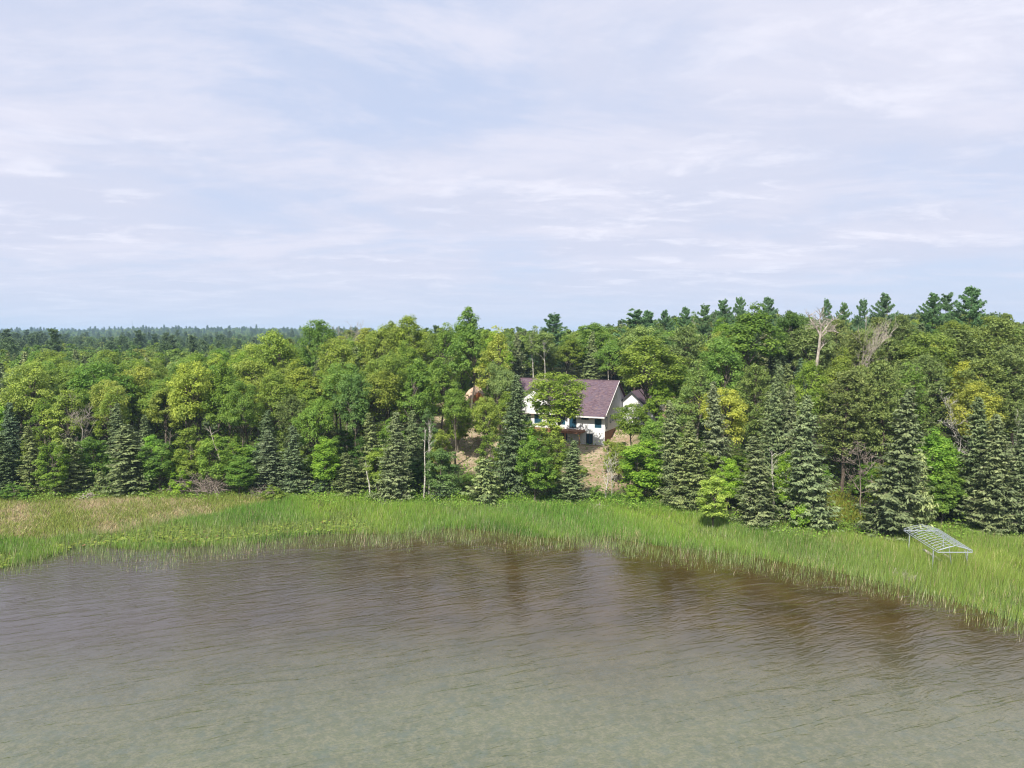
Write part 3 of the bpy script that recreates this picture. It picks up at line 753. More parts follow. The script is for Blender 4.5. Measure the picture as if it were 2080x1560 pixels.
]
for kind, u, y, vt, wpx, col, lab, vb in F:
    if kind == 'white': wpx *= 1.3; vt -= 2
    if kind == 'spruce': wpx *= 1.04
    if kind == 'thick': wpx *= 1.3
    put(kind, u, y, vt, wpx, col, lab, None, vb)
named = len(placed)

# ================================================================== the rest of the forest within sight, tree by tree
CAP = [(-200, 690), (0, 690), (480, 704), (520, 692), (567, 690), (640, 664), (700, 670), (740, 656), (850, 660), (950, 655), (1000, 668), (1060, 662), (1200, 660),
       (1280, 644), (1400, 630), (1500, 616), (1600, 620), (1645, 640), (1690, 646), (1740, 638), (1850, 634), (1900, 628), (2000, 628), (2060, 650), (2300, 655)]
CU = np.array([c[0] for c in CAP]); CV = np.array([c[1] for c in CAP])
cand = []
for yy in np.arange(98, 262, 5.6):
    half = yy * .80 + 14
    for xx in np.arange(-half, half, 5.8):
        cand.append((xx + random.uniform(-2.3, 2.3), yy + random.uniform(-2.3, 2.3)))
random.shuffle(cand)
grid = {}
for (x, y, r) in placed: grid.setdefault((int(x // 8), int(y // 8)), []).append((x, y))
fills = []
for x, y in cand:
    if y < float(tree_y(x)) + 4: continue
    cx, cy_ = int(x // 8), int(y // 8)
    if any((px_ - x) ** 2 + (py_ - y) ** 2 < 4.3 ** 2 for i in (-1, 0, 1) for j in (-1, 0, 1) for px_, py_ in grid.get((cx + i, cy_ + j), ())): continue
    X, Y = house_local(x, y)
    if -27 < X < 11 and -6 < Y < 27: continue
    u, vv_ = uv_of(x, y, 8)
    if 1035 < u < 1345 and y < 150: continue
    if 905 < u <= 1035 and y < 136: continue
    if 940 < u < 1000 and y < 165: continue
    if 1700 < u < 1752 and y < 97: continue
    if 1625 < u < 1735 and y < 122: continue
    grid.setdefault((cx, cy_), []).append((x, y)); fills.append((x, y, u))
fills.sort(key=lambda t: t[1])
cnt = {}; overflow = []
MARKS = [(110, 'above the round bush'), (310, 'above the widest meadow spruce'), (440, 'above the dead brush pile'), (570, 'near the two brown trunks'),
         (720, 'above the lime green tree'), (900, 'below the joined oak crowns'), (1040, 'around the sand mound'), (1180, 'behind the roof ridge'), (1420, 'behind the large round-topped maple'),
         (1620, 'around the great dome crown'), (1740, 'around the bare dead trees'), (1850, 'below the broad-shouldered white pine'), (2010, 'below the three grouped white pines'), (9999, 'by the outer edge of the pine hill')]
WORD = {'mid': 'mid green', 'green': 'fresh green', 'olive': 'olive green', 'yellow': 'yellow-green', 'pale': 'pale green', 'blue': 'bluish green', 'bright': 'bright green', 'dark': 'dark green',
        'spr': 'grey-green', 'sprdk': 'dark', 'sprol': 'olive', 'red': 'tufted'}
KW = {'red': 'red pine', 'spruce': 'spruce', 'broad': 'broadleaf tree', 'aspen': 'aspen', 'thick': 'understory tree'}
queue = []
def fill(x, y, u, kind, h, w=None):
    if kind == 'broad': col = random.choices(['mid', 'green', 'olive', 'yellow', 'pale', 'blue', 'bright', 'dark'], [5, 3.5, 6, 2.2, 2, .8, 1.6, 1.2])[0]
    elif kind == 'aspen': col = random.choice(['pale', 'blue', 'green'])
    elif kind == 'thick': col = random.choice(['mid', 'green', 'bright', 'olive', 'dark'])
    elif kind == 'spruce': col = random.choice(['spr', 'sprdk', 'sprol'])
    else: col = 'red'
    d = y - float(tree_y(x))
    row = 'low' if d < 22 else 'midway' if d < 60 else 'far back' if d < 110 else 'farthest back'
    row = {'low': 'at the front', 'midway': 'midway back', 'far back': 'far back', 'farthest back': 'deepest in'}[row]
    mk = next(m for lim, m in MARKS if u < lim)
    queue.append((kind, x, y, h, w, col, f'{WORD[col]} {KW[kind]}', f'{row}, {mk}'))
for x, y, u in fills:
    lft = u < 560; hill = u > 1420; beh = 1035 < u < 1420 and y > 140
    q = random.random()
    if hill: kind = 'red' if q < (.50 if u > 1640 else .12) else 'spruce' if q < .62 else 'broad' if q < .92 else 'aspen'
    elif lft: kind = 'spruce' if q < .20 else 'broad' if q < .99 else 'aspen'
    else: kind = 'broad' if q < .80 else 'spruce' if q < .90 else 'aspen' if q < .97 else 'red'
    h = {'red': 18, 'spruce': 15.5, 'broad': 15.5, 'aspen': 17}[kind] * random.uniform(.84, 1.14)
    if y - float(tree_y(x)) < 12: h *= .72
    if y > 190 and not lft: h *= 1.1
    zc = z_at(float(np.interp(u, CU, CV)) + random.uniform(2, 22), y)
    h = min(h, zc - gz(x, y))
    if h < 5: h = random.uniform(5, 8)
    cnt[kind] = cnt.get(kind, 0) + 1
    if u < -30 or u > 2110 or cnt[kind] > 200 or (hill and y > 182) or (u > 560 and y > 222): overflow.append((x, y, kind, h)); continue
    fill(x, y, u, kind, h)
# leafy understory just inside the forest edge
for x0 in np.arange(-86, 74, 4.2):
    for dy in (5.5, 11.5):
        x = x0 + random.uniform(-1.5, 1.5); y = float(tree_y(x)) + dy + random.uniform(-1.5, 1.5); u, _ = uv_of(x, y, 2)
        if u < -20 or u > 2100 or 905 < u < 1350 or 1690 < u < 1760 or 388 < u < 466: continue
        fill(x, y, u, 'thick', random.uniform(4.5, 8.5), random.uniform(4, 6))
RANK = {1: [''], 2: ['taller ', 'shorter '], 3: ['tallest ', 'middle-sized ', 'shortest '], 4: ['tallest ', 'second tallest ', 'third tallest ', 'shortest '],
        5: ['tallest ', 'second tallest ', 'middle-sized ', 'second shortest ', 'shortest ']}
bins = {}
for q in queue: bins.setdefault((q[6], q[7]), []).append(q)
for (what, where), qs in bins.items():
    qs.sort(key=lambda q: -q[3])
    for k, q in enumerate(qs):
        pre = RANK[len(qs)][k] if len(qs) in RANK else ''
        plant(q[0], q[1], q[2], q[3], q[4], q[5], f'{pre}{what} {where}', f'{what}s {where}', jit=.16)

# ------------------------------------------------------------------ geometry-node scatter of far woods
def scatter(name, pts, rot, scl, idx, protos):
    coll = bpy.data.collections.new(name + '_kinds')
    for i, (tr, cr, h, r) in enumerate(protos):
        o = bpy.data.objects.new(f'{i:02d}_tree_kind', cr); coll.objects.link(o)
    me = bpy.data.meshes.new(name); me.vertices.add(len(pts)); me.vertices.foreach_set('co', np.asarray(pts, np.float32).ravel())
    for nm, t, d in (('rz', 'FLOAT', rot), ('idx', 'INT', idx)):
        a = me.attributes.new(nm, t, 'POINT'); a.data.foreach_set('value', d)
    a = me.attributes.new('scl', 'FLOAT_VECTOR', 'POINT'); a.data.foreach_set('vector', np.asarray(scl, np.float32).ravel())
    o = link(name, me); o['kind'] = 'stuff'
    t = bpy.data.node_groups.new(name + '_nodes', 'GeometryNodeTree')
    t.interface.new_socket('Geometry', in_out='INPUT', socket_type='NodeSocketGeometry')
    t.interface.new_socket('Geometry', in_out='OUTPUT', socket_type='NodeSocketGeometry')
    a = t.nodes.new('NodeGroupInput'); z = t.nodes.new('NodeGroupOutput')
    ip = t.nodes.new('GeometryNodeInstanceOnPoints'); ci = t.nodes.new('GeometryNodeCollectionInfo')
    ci.inputs['Collection'].default_value = coll; ci.inputs['Separate Children'].default_value = True; ci.inputs['Reset Children'].default_value = True
    def na(nm, dt):
        n = t.nodes.new('GeometryNodeInputNamedAttribute'); n.data_type = dt; n.inputs[0].default_value = nm; return n.outputs[0]
    cx = t.nodes.new('ShaderNodeCombineXYZ'); t.links.new(na('rz', 'FLOAT'), cx.inputs[2])
    t.links.new(a.outputs[0], ip.inputs['Points']); t.links.new(ci.outputs[0], ip.inputs['Instance'])
    ip.inputs['Pick Instance'].default_value = True
    t.links.new(na('idx', 'INT'), ip.inputs['Instance Index']); t.links.new(cx.outputs[0], ip.inputs['Rotation'])
    t.links.new(na('scl', 'FLOAT_VECTOR'), ip.inputs['Scale']); t.links.new(ip.outputs[0], z.inputs[0])
    m = o.modifiers.new('scatter', 'NODES'); m.node_group = t
    return o
FARP = [make_broadleaf(101, 16, 4.9, 2, 48, 40, .62, 'dome', lod=True, mat='far_leaf'), make_broadleaf(102, 17, 4.4, 2.5, 46, 40, .62, 'tall', lod=True, mat='far_leaf'),
        make_broadleaf(103, 15, 5.2, 2, 50, 40, .66, 'round', lod=True, mat='far_leaf'), make_spruce(104, 18, 2.9, 1.0, 110, 12, mat='far_needle', lod=.6),
        make_pine(105, 19, 3.6, 5.0, 'red', mat='far_needle', lod=.4), make_pine(106, 22, 4.2, 8.0, 'white', mat='far_needle', lod=.4)]
FH = [p[2] for p in FARP]
pts = []; rot = []; scl = []; idx = []
for x, y, kind, h in overflow:
    i = {'broad': random.randrange(3), 'aspen': 1, 'spruce': 3, 'red': 4}[kind]
    pts.append((x, y, gz(x, y))); rot.append(random.uniform(0, 6.28)); s = h / FH[i]; scl.append((s, s, s)); idx.append(i)
def ring(y0, y1, step, grow):
    yy = y0
    while yy < y1:
        half = yy * .78 + 20
        n = int(2 * half / step); xx = np.linspace(-half, half, n) + rng.uniform(-.45, .45, n) * step
        y_ = yy + rng.uniform(-.45, .45, n) * step
        uu = 1040 + FPX * xx / y_
        keep = np.ones(n, bool)
        if yy > 420: keep = (uu < 760)
        xx, y_ = xx[keep], y_[keep]
        z_ = ground_z(xx, y_)
        for x, y, z in zip(xx, y_, z_):
            q = random.random(); i = random.randrange(3) if q < .82 else 3 if q < .92 else 4 if q < .97 else 5
            s = random.uniform(.8, 1.12) * grow; hm = FH[i] * s
            if True:
                u = 1040 + FPX * x / y
                cap = z_at(float(np.interp(u, CU, CV)) + random.uniform(0, 12), y) if u > 520 and y < 640 else 1e9
                if z + hm > cap: s *= max(.3, (cap - z) / hm)
            pts.append((x, y, z)); rot.append(random.uniform(0, 6.28)); idx.append(i); scl.append((max(s, .7 * grow), max(s, .7 * grow), s))
        yy += step
ring(258, 620, 7.0, 1.0); ring(620, 1300, 9.5, 1.15); ring(1300, 2400, 13.0, 1.35)
scatter('far_woods', pts, rot, scl, idx, FARP)

# ------------------------------------------------------------------ undergrowth on the forest floor
n = 170000
ux = rng.uniform(-112, 112, n); uy = rng.uniform(72, 190, n)
ok = (np.abs(ux) < uy * .80 + 8) & (uy > tree_y(ux) - 1.5)
X_, Y_ = house_local(ux, uy)
plot = (((ux - 4) / 27) ** 2 + ((uy - 128) / 17) ** 2 < 1) | (((ux - 14) / 8) ** 2 + ((uy - 116) / 13) ** 2 < 1) | (((ux + 10) / 9) ** 2 + ((uy - 122) / 10) ** 2 < 1)
ok &= ~(plot & (rng.random(n) > .30)); ok &= ~((X_ > -24) & (X_ < 8) & (Y_ > -1) & (Y_ < 24))
clum = lumps(ux, uy, 2.3) + lumps(ux, uy, .9, 2.0)
ok &= clum > rng.uniform(-1.3, .6, n)
ux, uy = ux[ok], uy[ok]; n = len(ux)
uz = ground_z(ux, uy) + rng.uniform(.05, 1.5, n) * (1 + .6 * clum[ok])
nrm = unit(rng.normal(size=(n, 3)) * .6 + np.array([0, -.2, 1]))
sz = rng.uniform(.25, .5, n)
o = link('undergrowth', np_mesh('undergrowth', cards(np.stack([ux, uy, uz], 1), nrm, sz, sz * .7, rng), 4, rng.random(n), M['leaf']), None, (.12, .20, .03)); o['kind'] = 'stuff'

# ------------------------------------------------------------------ reeds, cattails and meadow grass (real blades)
def blade_material(name):
    b = MB(name, 0.6, 0.2); c = b.attr('blade'); b.base(c)
    tr = b.n('ShaderNodeBsdfTranslucent'); b.L.new(c, tr.inputs[0])
    mx = b.n('ShaderNodeMixShader'); mx.inputs[0].default_value = .3
    b.L.new(b.b.outputs[0], mx.inputs[1]); b.L.new(tr.outputs[0], mx.inputs[2]); b.L.new(mx.outputs[0], b.out.inputs[0]); return b.m
M['blade'] = blade_material('blade')
def blades(name, x, y, h, w, lean, col, zoff=0.0, tip=1.0):
    n = len(x); z = np.maximum(ground_z(x, y), -.25) + zoff
    a = rng.uniform(0, 2 * PI, n); la = rng.uniform(0, 2 * PI, n)
    s = np.stack([np.cos(a), np.sin(a), np.zeros(n)], 1) * w[:, None] / 2
    o_ = np.stack([x, y, z], 1)
    t = o_ + np.stack([np.cos(la) * lean * h + .10 * h, np.sin(la) * lean * h, h], 1)
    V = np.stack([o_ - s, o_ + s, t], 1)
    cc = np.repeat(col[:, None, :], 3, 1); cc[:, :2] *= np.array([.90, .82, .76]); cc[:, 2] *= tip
    o = link(name, np_mesh(name, V, 3, None, M['blade'], cc)); o['kind'] = 'stuff'; return o
def vary(c, n, s=.32):
    k = 1 + rng.normal(size=(n, 1)) * s; h_ = 1 + rng.normal(size=(n, 3)) * .07
    return np.clip(np.array(c)[None] * k * h_, .01, 1)
def region(n, y0=44, y1=108):
    yy = np.sqrt(rng.uniform(y0 ** 2, y1 ** 2, n)); xx = rng.uniform(-1, 1, n) * (yy * .78 + 4)
    s = yy - shore_y(xx); t = tree_y(xx) - yy
    k = (s > -2.5) & (t > -2.5); xx, yy, s, t = xx[k], yy[k], s[k], t[k]
    d = yy * CP + CAM_H * SP; u = 1040 + FPX * xx / d; v = 780 + FPX * (CAM_H * CP - yy * SP) / d
    return xx, yy, s, t, u, v
TANU = [-300, 0, 200, 330, 470, 560, 640]; TANV = [1116, 1104, 1091, 1068, 1047, 1024, 996]
# bulrushes standing in the water along the outer edge
x, y, s, t, u, v = region(520000)
edge = lumps(x, y, 1.7) * 1.8 + lumps(x, y, 5.1, 1.0) * 2.0
dens = sstep(-2.3, 2.5, s + edge) * (1 - sstep(13, 20, s + edge * 2)) * .85
lag = (lumps(x, y, 3.1, 4.0) + lumps(x, y, 1.2, 2.0)) * .35 + .8
k = rng.random(len(x)) < dens * lag * .55
x, y, s = x[k], y[k], s[k]; n = len(x)
pale = rng.random(n) < .12 + .30 * (1 - sstep(0, 4.5, s)) * (.6 + .5 * lumps(x, y, 11.0, 2.0))
c = np.where(pale[:, None], vary((.55, .52, .36), n), vary((.23, .34, .11), n))
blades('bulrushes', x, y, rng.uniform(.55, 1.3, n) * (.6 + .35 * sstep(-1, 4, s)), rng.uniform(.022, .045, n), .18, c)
# cattails, sedge, meadow
x, y, s, t, u, v = region(1150000)
tan = (v < np.interp(u, TANU, TANV) + 5 * lumps(x, y, 4.0)) & (u < 640)
k = (s > 6 + 2 * lumps(x, y, 6.0, 3)) & ~tan
mott = lumps(x, y, 2.1, 1.0) + .8 * lumps(x, y, .8, 2.0)
lily = k & (u < 760) & (s > 7) & (s < 13.5 + 2 * lumps(x, y, 5.0)) & (lumps(x, y, 9.0, 5.0) > -.35)
cat = k & ~lily & (mott > rng.uniform(-1.9, .4, len(x)))
xc, yc, sc_, tc_, uc, vc = x[cat], y[cat], s[cat], t[cat], u[cat], v[cat]
kk = rng.random(len(xc)) < .85; xc, yc, sc_, tc_, uc = xc[kk], yc[kk], sc_[kk], tc_[kk], uc[kk]; n = len(xc)
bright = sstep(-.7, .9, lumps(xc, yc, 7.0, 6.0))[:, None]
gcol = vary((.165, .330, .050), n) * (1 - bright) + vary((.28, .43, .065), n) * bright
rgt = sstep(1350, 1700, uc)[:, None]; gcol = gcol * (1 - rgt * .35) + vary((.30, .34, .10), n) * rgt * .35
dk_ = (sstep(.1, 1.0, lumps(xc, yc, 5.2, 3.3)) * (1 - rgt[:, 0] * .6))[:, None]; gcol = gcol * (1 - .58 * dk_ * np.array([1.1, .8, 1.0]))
dry = (rng.random(n) < .07 + .20 * sstep(.75, 1.05, lumps(xc, yc, 3.7, 9.0)))[:, None]
gcol = np.where(dry, vary((.55, .45, .28), n), gcol)
hgt = rng.uniform(.5, 1.35, n) * (.85 + .32 * lumps(xc, yc, 3.0, 2.0)); hgt *= np.where(tc_ < 3, .7, 1) * (.78 + .22 * sstep(300, 700, uc)); hgt *= 1 + .9 * np.exp(-((xc - 44.5) ** 2 + (yc - 68) ** 2) / 30)
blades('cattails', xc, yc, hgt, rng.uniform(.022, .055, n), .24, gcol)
# sedge meadow with flattened straw
tm = tan & (s > 5); xm, ym, um, tmx = x[tm], y[tm], u[tm], t[tm]
kk = rng.random(len(xm)) < .75; xm, ym, um, tmx = xm[kk], ym[kk], um[kk], tmx[kk]; n = len(xm)
strawp = np.clip(.64 + .45 * lumps(xm, ym, 4.3, 7.0) + .25 * lumps(xm, ym, 1.3, 1.0), .08, .92) * sstep(1.5, 5, tmx) * (1 - .5 * sstep(350, 560, um))
st = rng.random(n) < strawp
c = np.where(st[:, None], vary((.54, .46, .28), n, .2), vary((.27, .34, .075), n))
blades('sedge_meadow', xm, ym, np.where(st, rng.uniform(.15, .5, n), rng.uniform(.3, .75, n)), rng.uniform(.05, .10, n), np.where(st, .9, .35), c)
# floating lily leaves
xl, yl = x[lily], y[lily]; kk = rng.random(len(xl)) < .10; xl, yl = xl[kk], yl[kk]; n = len(xl)
nr = unit(rng.normal(size=(n, 3)) * .22 + np.array([0, 0, 1])); szl = rng.uniform(.3, .6, n)
V = cards(np.stack([xl, yl, rng.uniform(.06, .35, n)], 1), nr, szl, szl * .85, rng)
cl = np.where((rng.random(n) < .06)[:, None], vary((.25, .12, .07), n), vary((.32, .39, .07), n))
o = link('lily_leaves', np_mesh('lily_leaves', V, 4, None, M['blade'], cl)); o['kind'] = 'stuff'
xl2, yl2 = x[lily], y[lily]; kk = rng.random(len(xl2)) < .22; xl2, yl2 = xl2[kk], yl2[kk]; n = len(xl2)
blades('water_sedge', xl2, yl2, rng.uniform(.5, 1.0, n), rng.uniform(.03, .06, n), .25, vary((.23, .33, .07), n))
# bright low weeds under the forest edge
x, y, s, t, u, v = region(160000, 70, 112)
k = (t < 4.5 + 2 * lumps(x, y, 3.0)) & (s > 6); x, y = x[k], y[k]; n = len(x)
nr = unit(rng.normal(size=(n, 3)) * .6 + np.array([0, -.2, 1])); sw = rng.uniform(.14, .32, n)
V = cards(np.stack([x, y, ground_z(x, y) + rng.uniform(.1, .8, n) * (1 + .5 * lumps(x, y, 1.5))], 1), nr, sw, sw * .6, rng)
o = link('edge_weeds', np_mesh('edge_weeds', V, 4, None, M['blade'], vary((.21, .34, .05), n))); o['kind'] = 'stuff'
# grassy bank in the gap between the spruces
n = 5200; bx, by = at_z(1728, 1045, 1.0); x = bx + rng.normal(size=n) * 1.7; y = by + rng.uniform(-3, 9, n)
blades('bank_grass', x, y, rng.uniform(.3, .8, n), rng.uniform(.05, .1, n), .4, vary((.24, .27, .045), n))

# ------------------------------------------------------------------ dead trees, stems, brush, stumps
def dead(name, cat, lab, u, y, vtop, seed, mat='dead_wood', vbase=None, r0=.16, spread=.5, lean=0.0, depth=4, hf=1.0, rz=0.0):
    if vbase is not None: _, y = at_z(u, vbase, .5)
    x = x_at(u, y, 8); zb = gz(x, y); h = (z_at(vtop, y) - zb) * hf
    t = thing(name, lab, cat, (x, y, zb), rz)
    me = dead_mesh(seed, h, r0, mat, spread, depth, lean)
    zmax = max(v_.co.z for v_ in me.vertices); k = h / max(.1, zmax)
    for v_ in me.vertices: v_.co.z *= k
    link('branches', me, t); return t
yb = 106.0; x0 = x_at(1659, yb, 8); zb = gz(x0, yb)
t = thing('dead_tree', 'big bare bleached white tree with forked crown against the hilltop', 'dead tree', (x0, yb, zb))
def uvp(u, v, dy=0.0):
    z = z_at(v, yb + dy); return Vector((x_at(u, yb + dy, z) - x0, dy, z - zb))
P_ = Poly(); P_.tube([Vector((-.5, 0, -.4)), uvp(1657, 760), uvp(1659, 738), uvp(1664, 705), uvp(1666, 680)], [.26, .24, .22, .19, .16], 8); P_.obj('trunk', M['dead_wood'], t)
Q = Poly(); rr = random.Random(77)
def limb(pts, r0_, tw=16):
    n = len(pts); Q.tube(pts, [max(.03, r0_ * (1 - .8 * i / (n - 1))) for i in range(n)], 6)
    for j in range(tw):
        k = rr.uniform(.25, 1) * (n - 1); i = min(n - 2, int(k)); a_ = pts[i].lerp(pts[i + 1], k - i)
        d_ = Vector((rr.uniform(-1, 1), rr.uniform(-.7, .7), rr.uniform(-.1, 1.1))).normalized(); l_ = rr.uniform(.7, 1.9)
        e_ = a_ + d_ * l_; m_2 = a_.lerp(e_, .5) + Vector((rr.uniform(-.15, .15), 0, rr.uniform(-.1, .2)))
        Q.tube([a_, m_2, e_], [.05, .035, .014], 4)
        for q_ in range(3):
            f_ = a_.lerp(e_, rr.uniform(.4, 1)); Q.tube([f_, f_ + Vector((rr.uniform(-.6, .6), rr.uniform(-.4, .4), rr.uniform(0, .7)))], [.022, .008], 3)
limb([uvp(1666, 680), uvp(1657, 664, .4), uvp(1648, 652, .6), uvp(1640, 638, .8)], .17)
limb([uvp(1666, 680), uvp(1668, 664, -.3), uvp(1664, 650, -.4), uvp(1670, 636, -.5)], .15)
limb([uvp(1666, 682), uvp(1675, 670, .3), uvp(1683, 658, .5), uvp(1694, 648, .8)], .15)
limb([uvp(1666, 686), uvp(1680, 674, -.6), uvp(1692, 672, -1), uvp(1704, 676, -1.4)], .12)
limb([uvp(1663, 715), uvp(1672, 700, .8), uvp(1676, 688, 1.2)], .10, 5)
Q.obj('branches', M['dead_wood'], t)
dead('dead_tree', 'dead tree', 'second bare pale tree with fine twigs beside the big bleached one', 1710, 116, 620, 9, r0=.17, spread=.26, depth=4)
dead('dead_tree', 'dead tree', 'small white bare snag among green crowns above the tan meadow', 164, 112, 790, 14, r0=.09, spread=.6)
dead('dead_tree', 'dead tree', 'twiggy bare treetop against the sky beside the deep green ragged tree', 702, 150, 646, 21, r0=.14, spread=.45, depth=5)
dead('dead_tree', 'dead tree', 'grey dead branches in the dark hollow left of the spruce behind the frame', 1752, 90, 880, 31, 'brush_wood', r0=.10, spread=.75)
dead('dead_tree', 'dead tree', 'pale birch snag with crooked white limbs above the bright maple', 1935, 96, 786, 37, 'birch_bark', r0=.08, spread=.6)
dead('dead_tree', 'dead tree', 'pale crooked birch limbs in the spruces over the reed bank near the frame edge', 2052, 93, 832, 41, 'birch_bark', r0=.06, spread=.6)
dead('dead_tree', 'dead tree', 'thin bare birch leaning on the dirt slope beneath the house corner', 1231, 100, 912, 46, 'birch_bark', 1012, r0=.12, spread=.4, lean=-.10, depth=3)
dead('dead_tree', 'dead tree', 'second thinner bare stem crossing the leaning birch', 1243, 100, 925, 47, 'birch_bark', 1013, r0=.07, spread=.35, lean=.12, depth=2)
def stem(lab, u, vb, u2, vt, r, mat='birch_bark', name='birch_stem', cat='birch', depth_off=0.0):
    _, y = at_z(u, vb, .5); y += depth_off; x0 = x_at(u, y, .5); zt = z_at(vt, y); x1 = x_at(u2, y, zt); z0 = gz(x0, y)
    t = thing(name, lab, cat, (x0, y, z0)); dx = x1 - x0; h = zt - z0
    P_ = Poly(); P_.tube([(0, 0, -.3), (dx * .35 + .08, .1, h * .35), (dx * .7 - .06, 0, h * .7), (dx, 0, h)], [r, r * .8, r * .55, r * .25], 7)
    P_.obj('trunk', M[mat], t); Q = Poly(); rr = random.Random(int(u))
    for i in range(7):
        k = rr.uniform(.45, .98); a = Vector((dx * k, 0, h * k)); e = a + Vector((rr.uniform(-1, 1), rr.uniform(-.8, .8), rr.uniform(.3, .9))) * rr.uniform(.6, 1.5)
        Q.tube([a, a.lerp(e, .5) + Vector((0, 0, .1)), e], [r * .3, r * .2, .01], 4)
    Q.obj('branches', M[mat], t); return t
stem('white birch stem leaning slightly, in front of the olive spruce', 752, 1010, 743, 938, .13)
stem('straight white aspen stem at the cattail edge, taller of the pair', 861, 1013, 864, 872, .14)
stem('straight white aspen stem, thinner one behind the taller', 871, 1006, 872, 866, .09)
stem('short white stem glinting between two front-row spruces', 1572, 1062, 1568, 915, .12)
stem('grey leaning trunk above the dead brush pile', 457, 975, 425, 866, .16, 'dead_wood', 'leaning_trunk', 'dead tree', 0)
stem('long pale branch fallen sideways against the grey leaning trunk', 446, 940, 360, 884, .10, 'dead_wood', 'fallen_branch', 'branch', -1)
stem('brown bare trunk showing under the two-trunked maple', 497, 950, 499, 878, .17, 'pine_bark', 'tree_trunk', 'tree trunk', -5)
stem('dark bare trunk beside the light green shrub', 345, 1002, 346, 876, .14, 'bark', 'tree_trunk', 'tree trunk', 0)
def brush(lab, u, vb, wpx, hpx, n, seed, mat='brush_wood', name='brush_pile', cat='brush pile', thick=.05):
    x, y = at_z(u, vb, .6); rr = random.Random(seed); w = wpx / FPX * y / 2; h = hpx / FPX * y
    P_ = Poly()
    for i in range(n):
        a = Vector((rr.uniform(-w, w), rr.uniform(-1.2, 1.2), rr.uniform(0, h * .45) * (1)))
        d = Vector((rr.uniform(-1, 1), rr.uniform(-.6, .6), rr.uniform(-.2, .75))).normalized(); L_ = rr.uniform(.5, 1.2) * min(w * 1.1, 3.0)
        e = a + d * L_; e.z = max(.05, min(h, e.z)); m = a.lerp(e, .5) + Vector((rr.uniform(-.2, .2), 0, rr.uniform(0, .3)))
        r = rr.uniform(.3, 1) * thick
        P_.tube([a, m, e], [r, r * .7, r * .25], 4)
        for j in range(2):
            k = rr.uniform(.3, .9); b0 = a.lerp(e, k); e2 = b0 + Vector((rr.uniform(-1, 1), rr.uniform(-1, 1), rr.uniform(-.2, 1))) * rr.uniform(.3, .8)
            P_.tube([b0, e2], [r * .45, .01], 3)
    o = P_.obj(name, M[mat]); o.location = (x, y, gz(x, y)); o['label'] = lab; o['category'] = cat; return o
brush('big heap of bleached dead branches between light green shrub and dark bushy tree', 424, 1006, 84, 74, 190, 3)
brush('small twiggy dead bush at the meadow edge beside the brownish bush', 530, 1010, 38, 28, 60, 4, name='dead_bush', cat='dead bush', thick=.035)
brush('bare grey twigs arching above the small twiggy dead bush', 566, 995, 42, 26, 36, 5, name='dead_bush', cat='dead bush', thick=.035)
brush('uprooted pale stump with splayed roots on the tan meadow edge', 177, 1012, 26, 13, 26, 6, 'dead_wood', 'uprooted_stump', 'stump', .10)
brush('grey broken stub in the grass left of the light green shrub', 331, 1000, 20, 12, 22, 7, 'dead_wood', 'broken_stub', 'stump', .07)
brush('rusty brown dead branches hanging in the spruce wall above the reeds', 2033, 1078, 24, 42, 46, 8, 'pine_bark', 'dead_branches', 'branch', .03)
brush('pale driftwood scraps in the cattails before the grey-skirted spruce', 776, 1022, 24, 8, 14, 9, 'dead_wood', 'driftwood', 'driftwood', .06)
brush('pale fallen log pieces on the grass beneath the bright leafy tree', 1216, 1028, 26, 7, 10, 10, 'dead_wood', 'driftwood', 'driftwood', .07)
brush('fan of flattened straw-coloured reeds near the water under the frame', 1838, 1168, 20, 20, 60, 12, 'dead_wood', 'dry_reed_clump', 'dry reeds', .015)

# radio mast far on the horizon
yy = 2100.0; xx = x_at(269, yy, 40); z0 = gz(xx, yy); zt = z_at(650, yy)
t = thing('radio_mast', 'faint thin radio mast on the far horizon above the low forest', 'mast', (xx, yy, z0)); P_ = Poly(); hh = zt - z0
for i in range(3):
    a = 2 * PI * i / 3; P_.tube([(math.cos(a) * .8, math.sin(a) * .8, 0), (math.cos(a) * .35, math.sin(a) * .35, hh)], .14, 4)
for j in range(22):
    z = hh * j / 22; r = .8 - .45 * j / 22
    for i in range(3):
        a = 2 * PI * i / 3; c_ = 2 * PI * (i + 1) / 3
        P_.tube([(math.cos(a) * r, math.sin(a) * r, z), (math.cos(c_) * r, math.sin(c_) * r, z + hh / 22)], .07, 3)
P_.obj('lattice', simple('mast_steel', (.35, .36, .38), .5, metal=.5), t)

# ------------------------------------------------------------------ boat lift canopy frame
M['galv'] = simple('galvanised_steel', (.40, .44, .48), .45, .25, 5, metal=.3)
M['plank'] = simple('grey_plank', (.34, .30, .26), .85, .25, 4)
NL = at_z(1905, 1122, 2.6); NR = at_z(1975, 1122, 2.6); FL = at_z(1836, 1078, 2.6); FR = (NR[0] + FL[0] - NL[0] + .35, NR[1] + FL[1] - NL[1])
cr_ = thing('boat_lift_canopy_frame', 'bare galvanised boat lift canopy frame standing in the reeds', 'boat lift frame', ((NL[0] + FR[0]) / 2, (NL[1] + FR[1]) / 2, 0))
ox, oy = cr_.location.x, cr_.location.y
def V3(p, z): return Vector((p[0] - ox, p[1] - oy, z))
EZ, RZ_ = 2.6, 3.28
nl, nr_, fl, fr = V3(NL, EZ), V3(NR, EZ), V3(FL, EZ), V3(FR, EZ)
nr0 = (nl + nr_) / 2; nr0.z = RZ_; fr0 = (fl + fr) / 2; fr0.z = RZ_
def rail(name, a, b_, r=.034): Poly().tube([a, b_], r, 6).obj(name, M['galv'], cr_)
dz = Vector((0, 0, .20))
for a, b_ in ((nl, fl), (nr_, fr)): rail('side_rail', a, b_); rail('side_rail', a + dz, b_ + dz, .028)
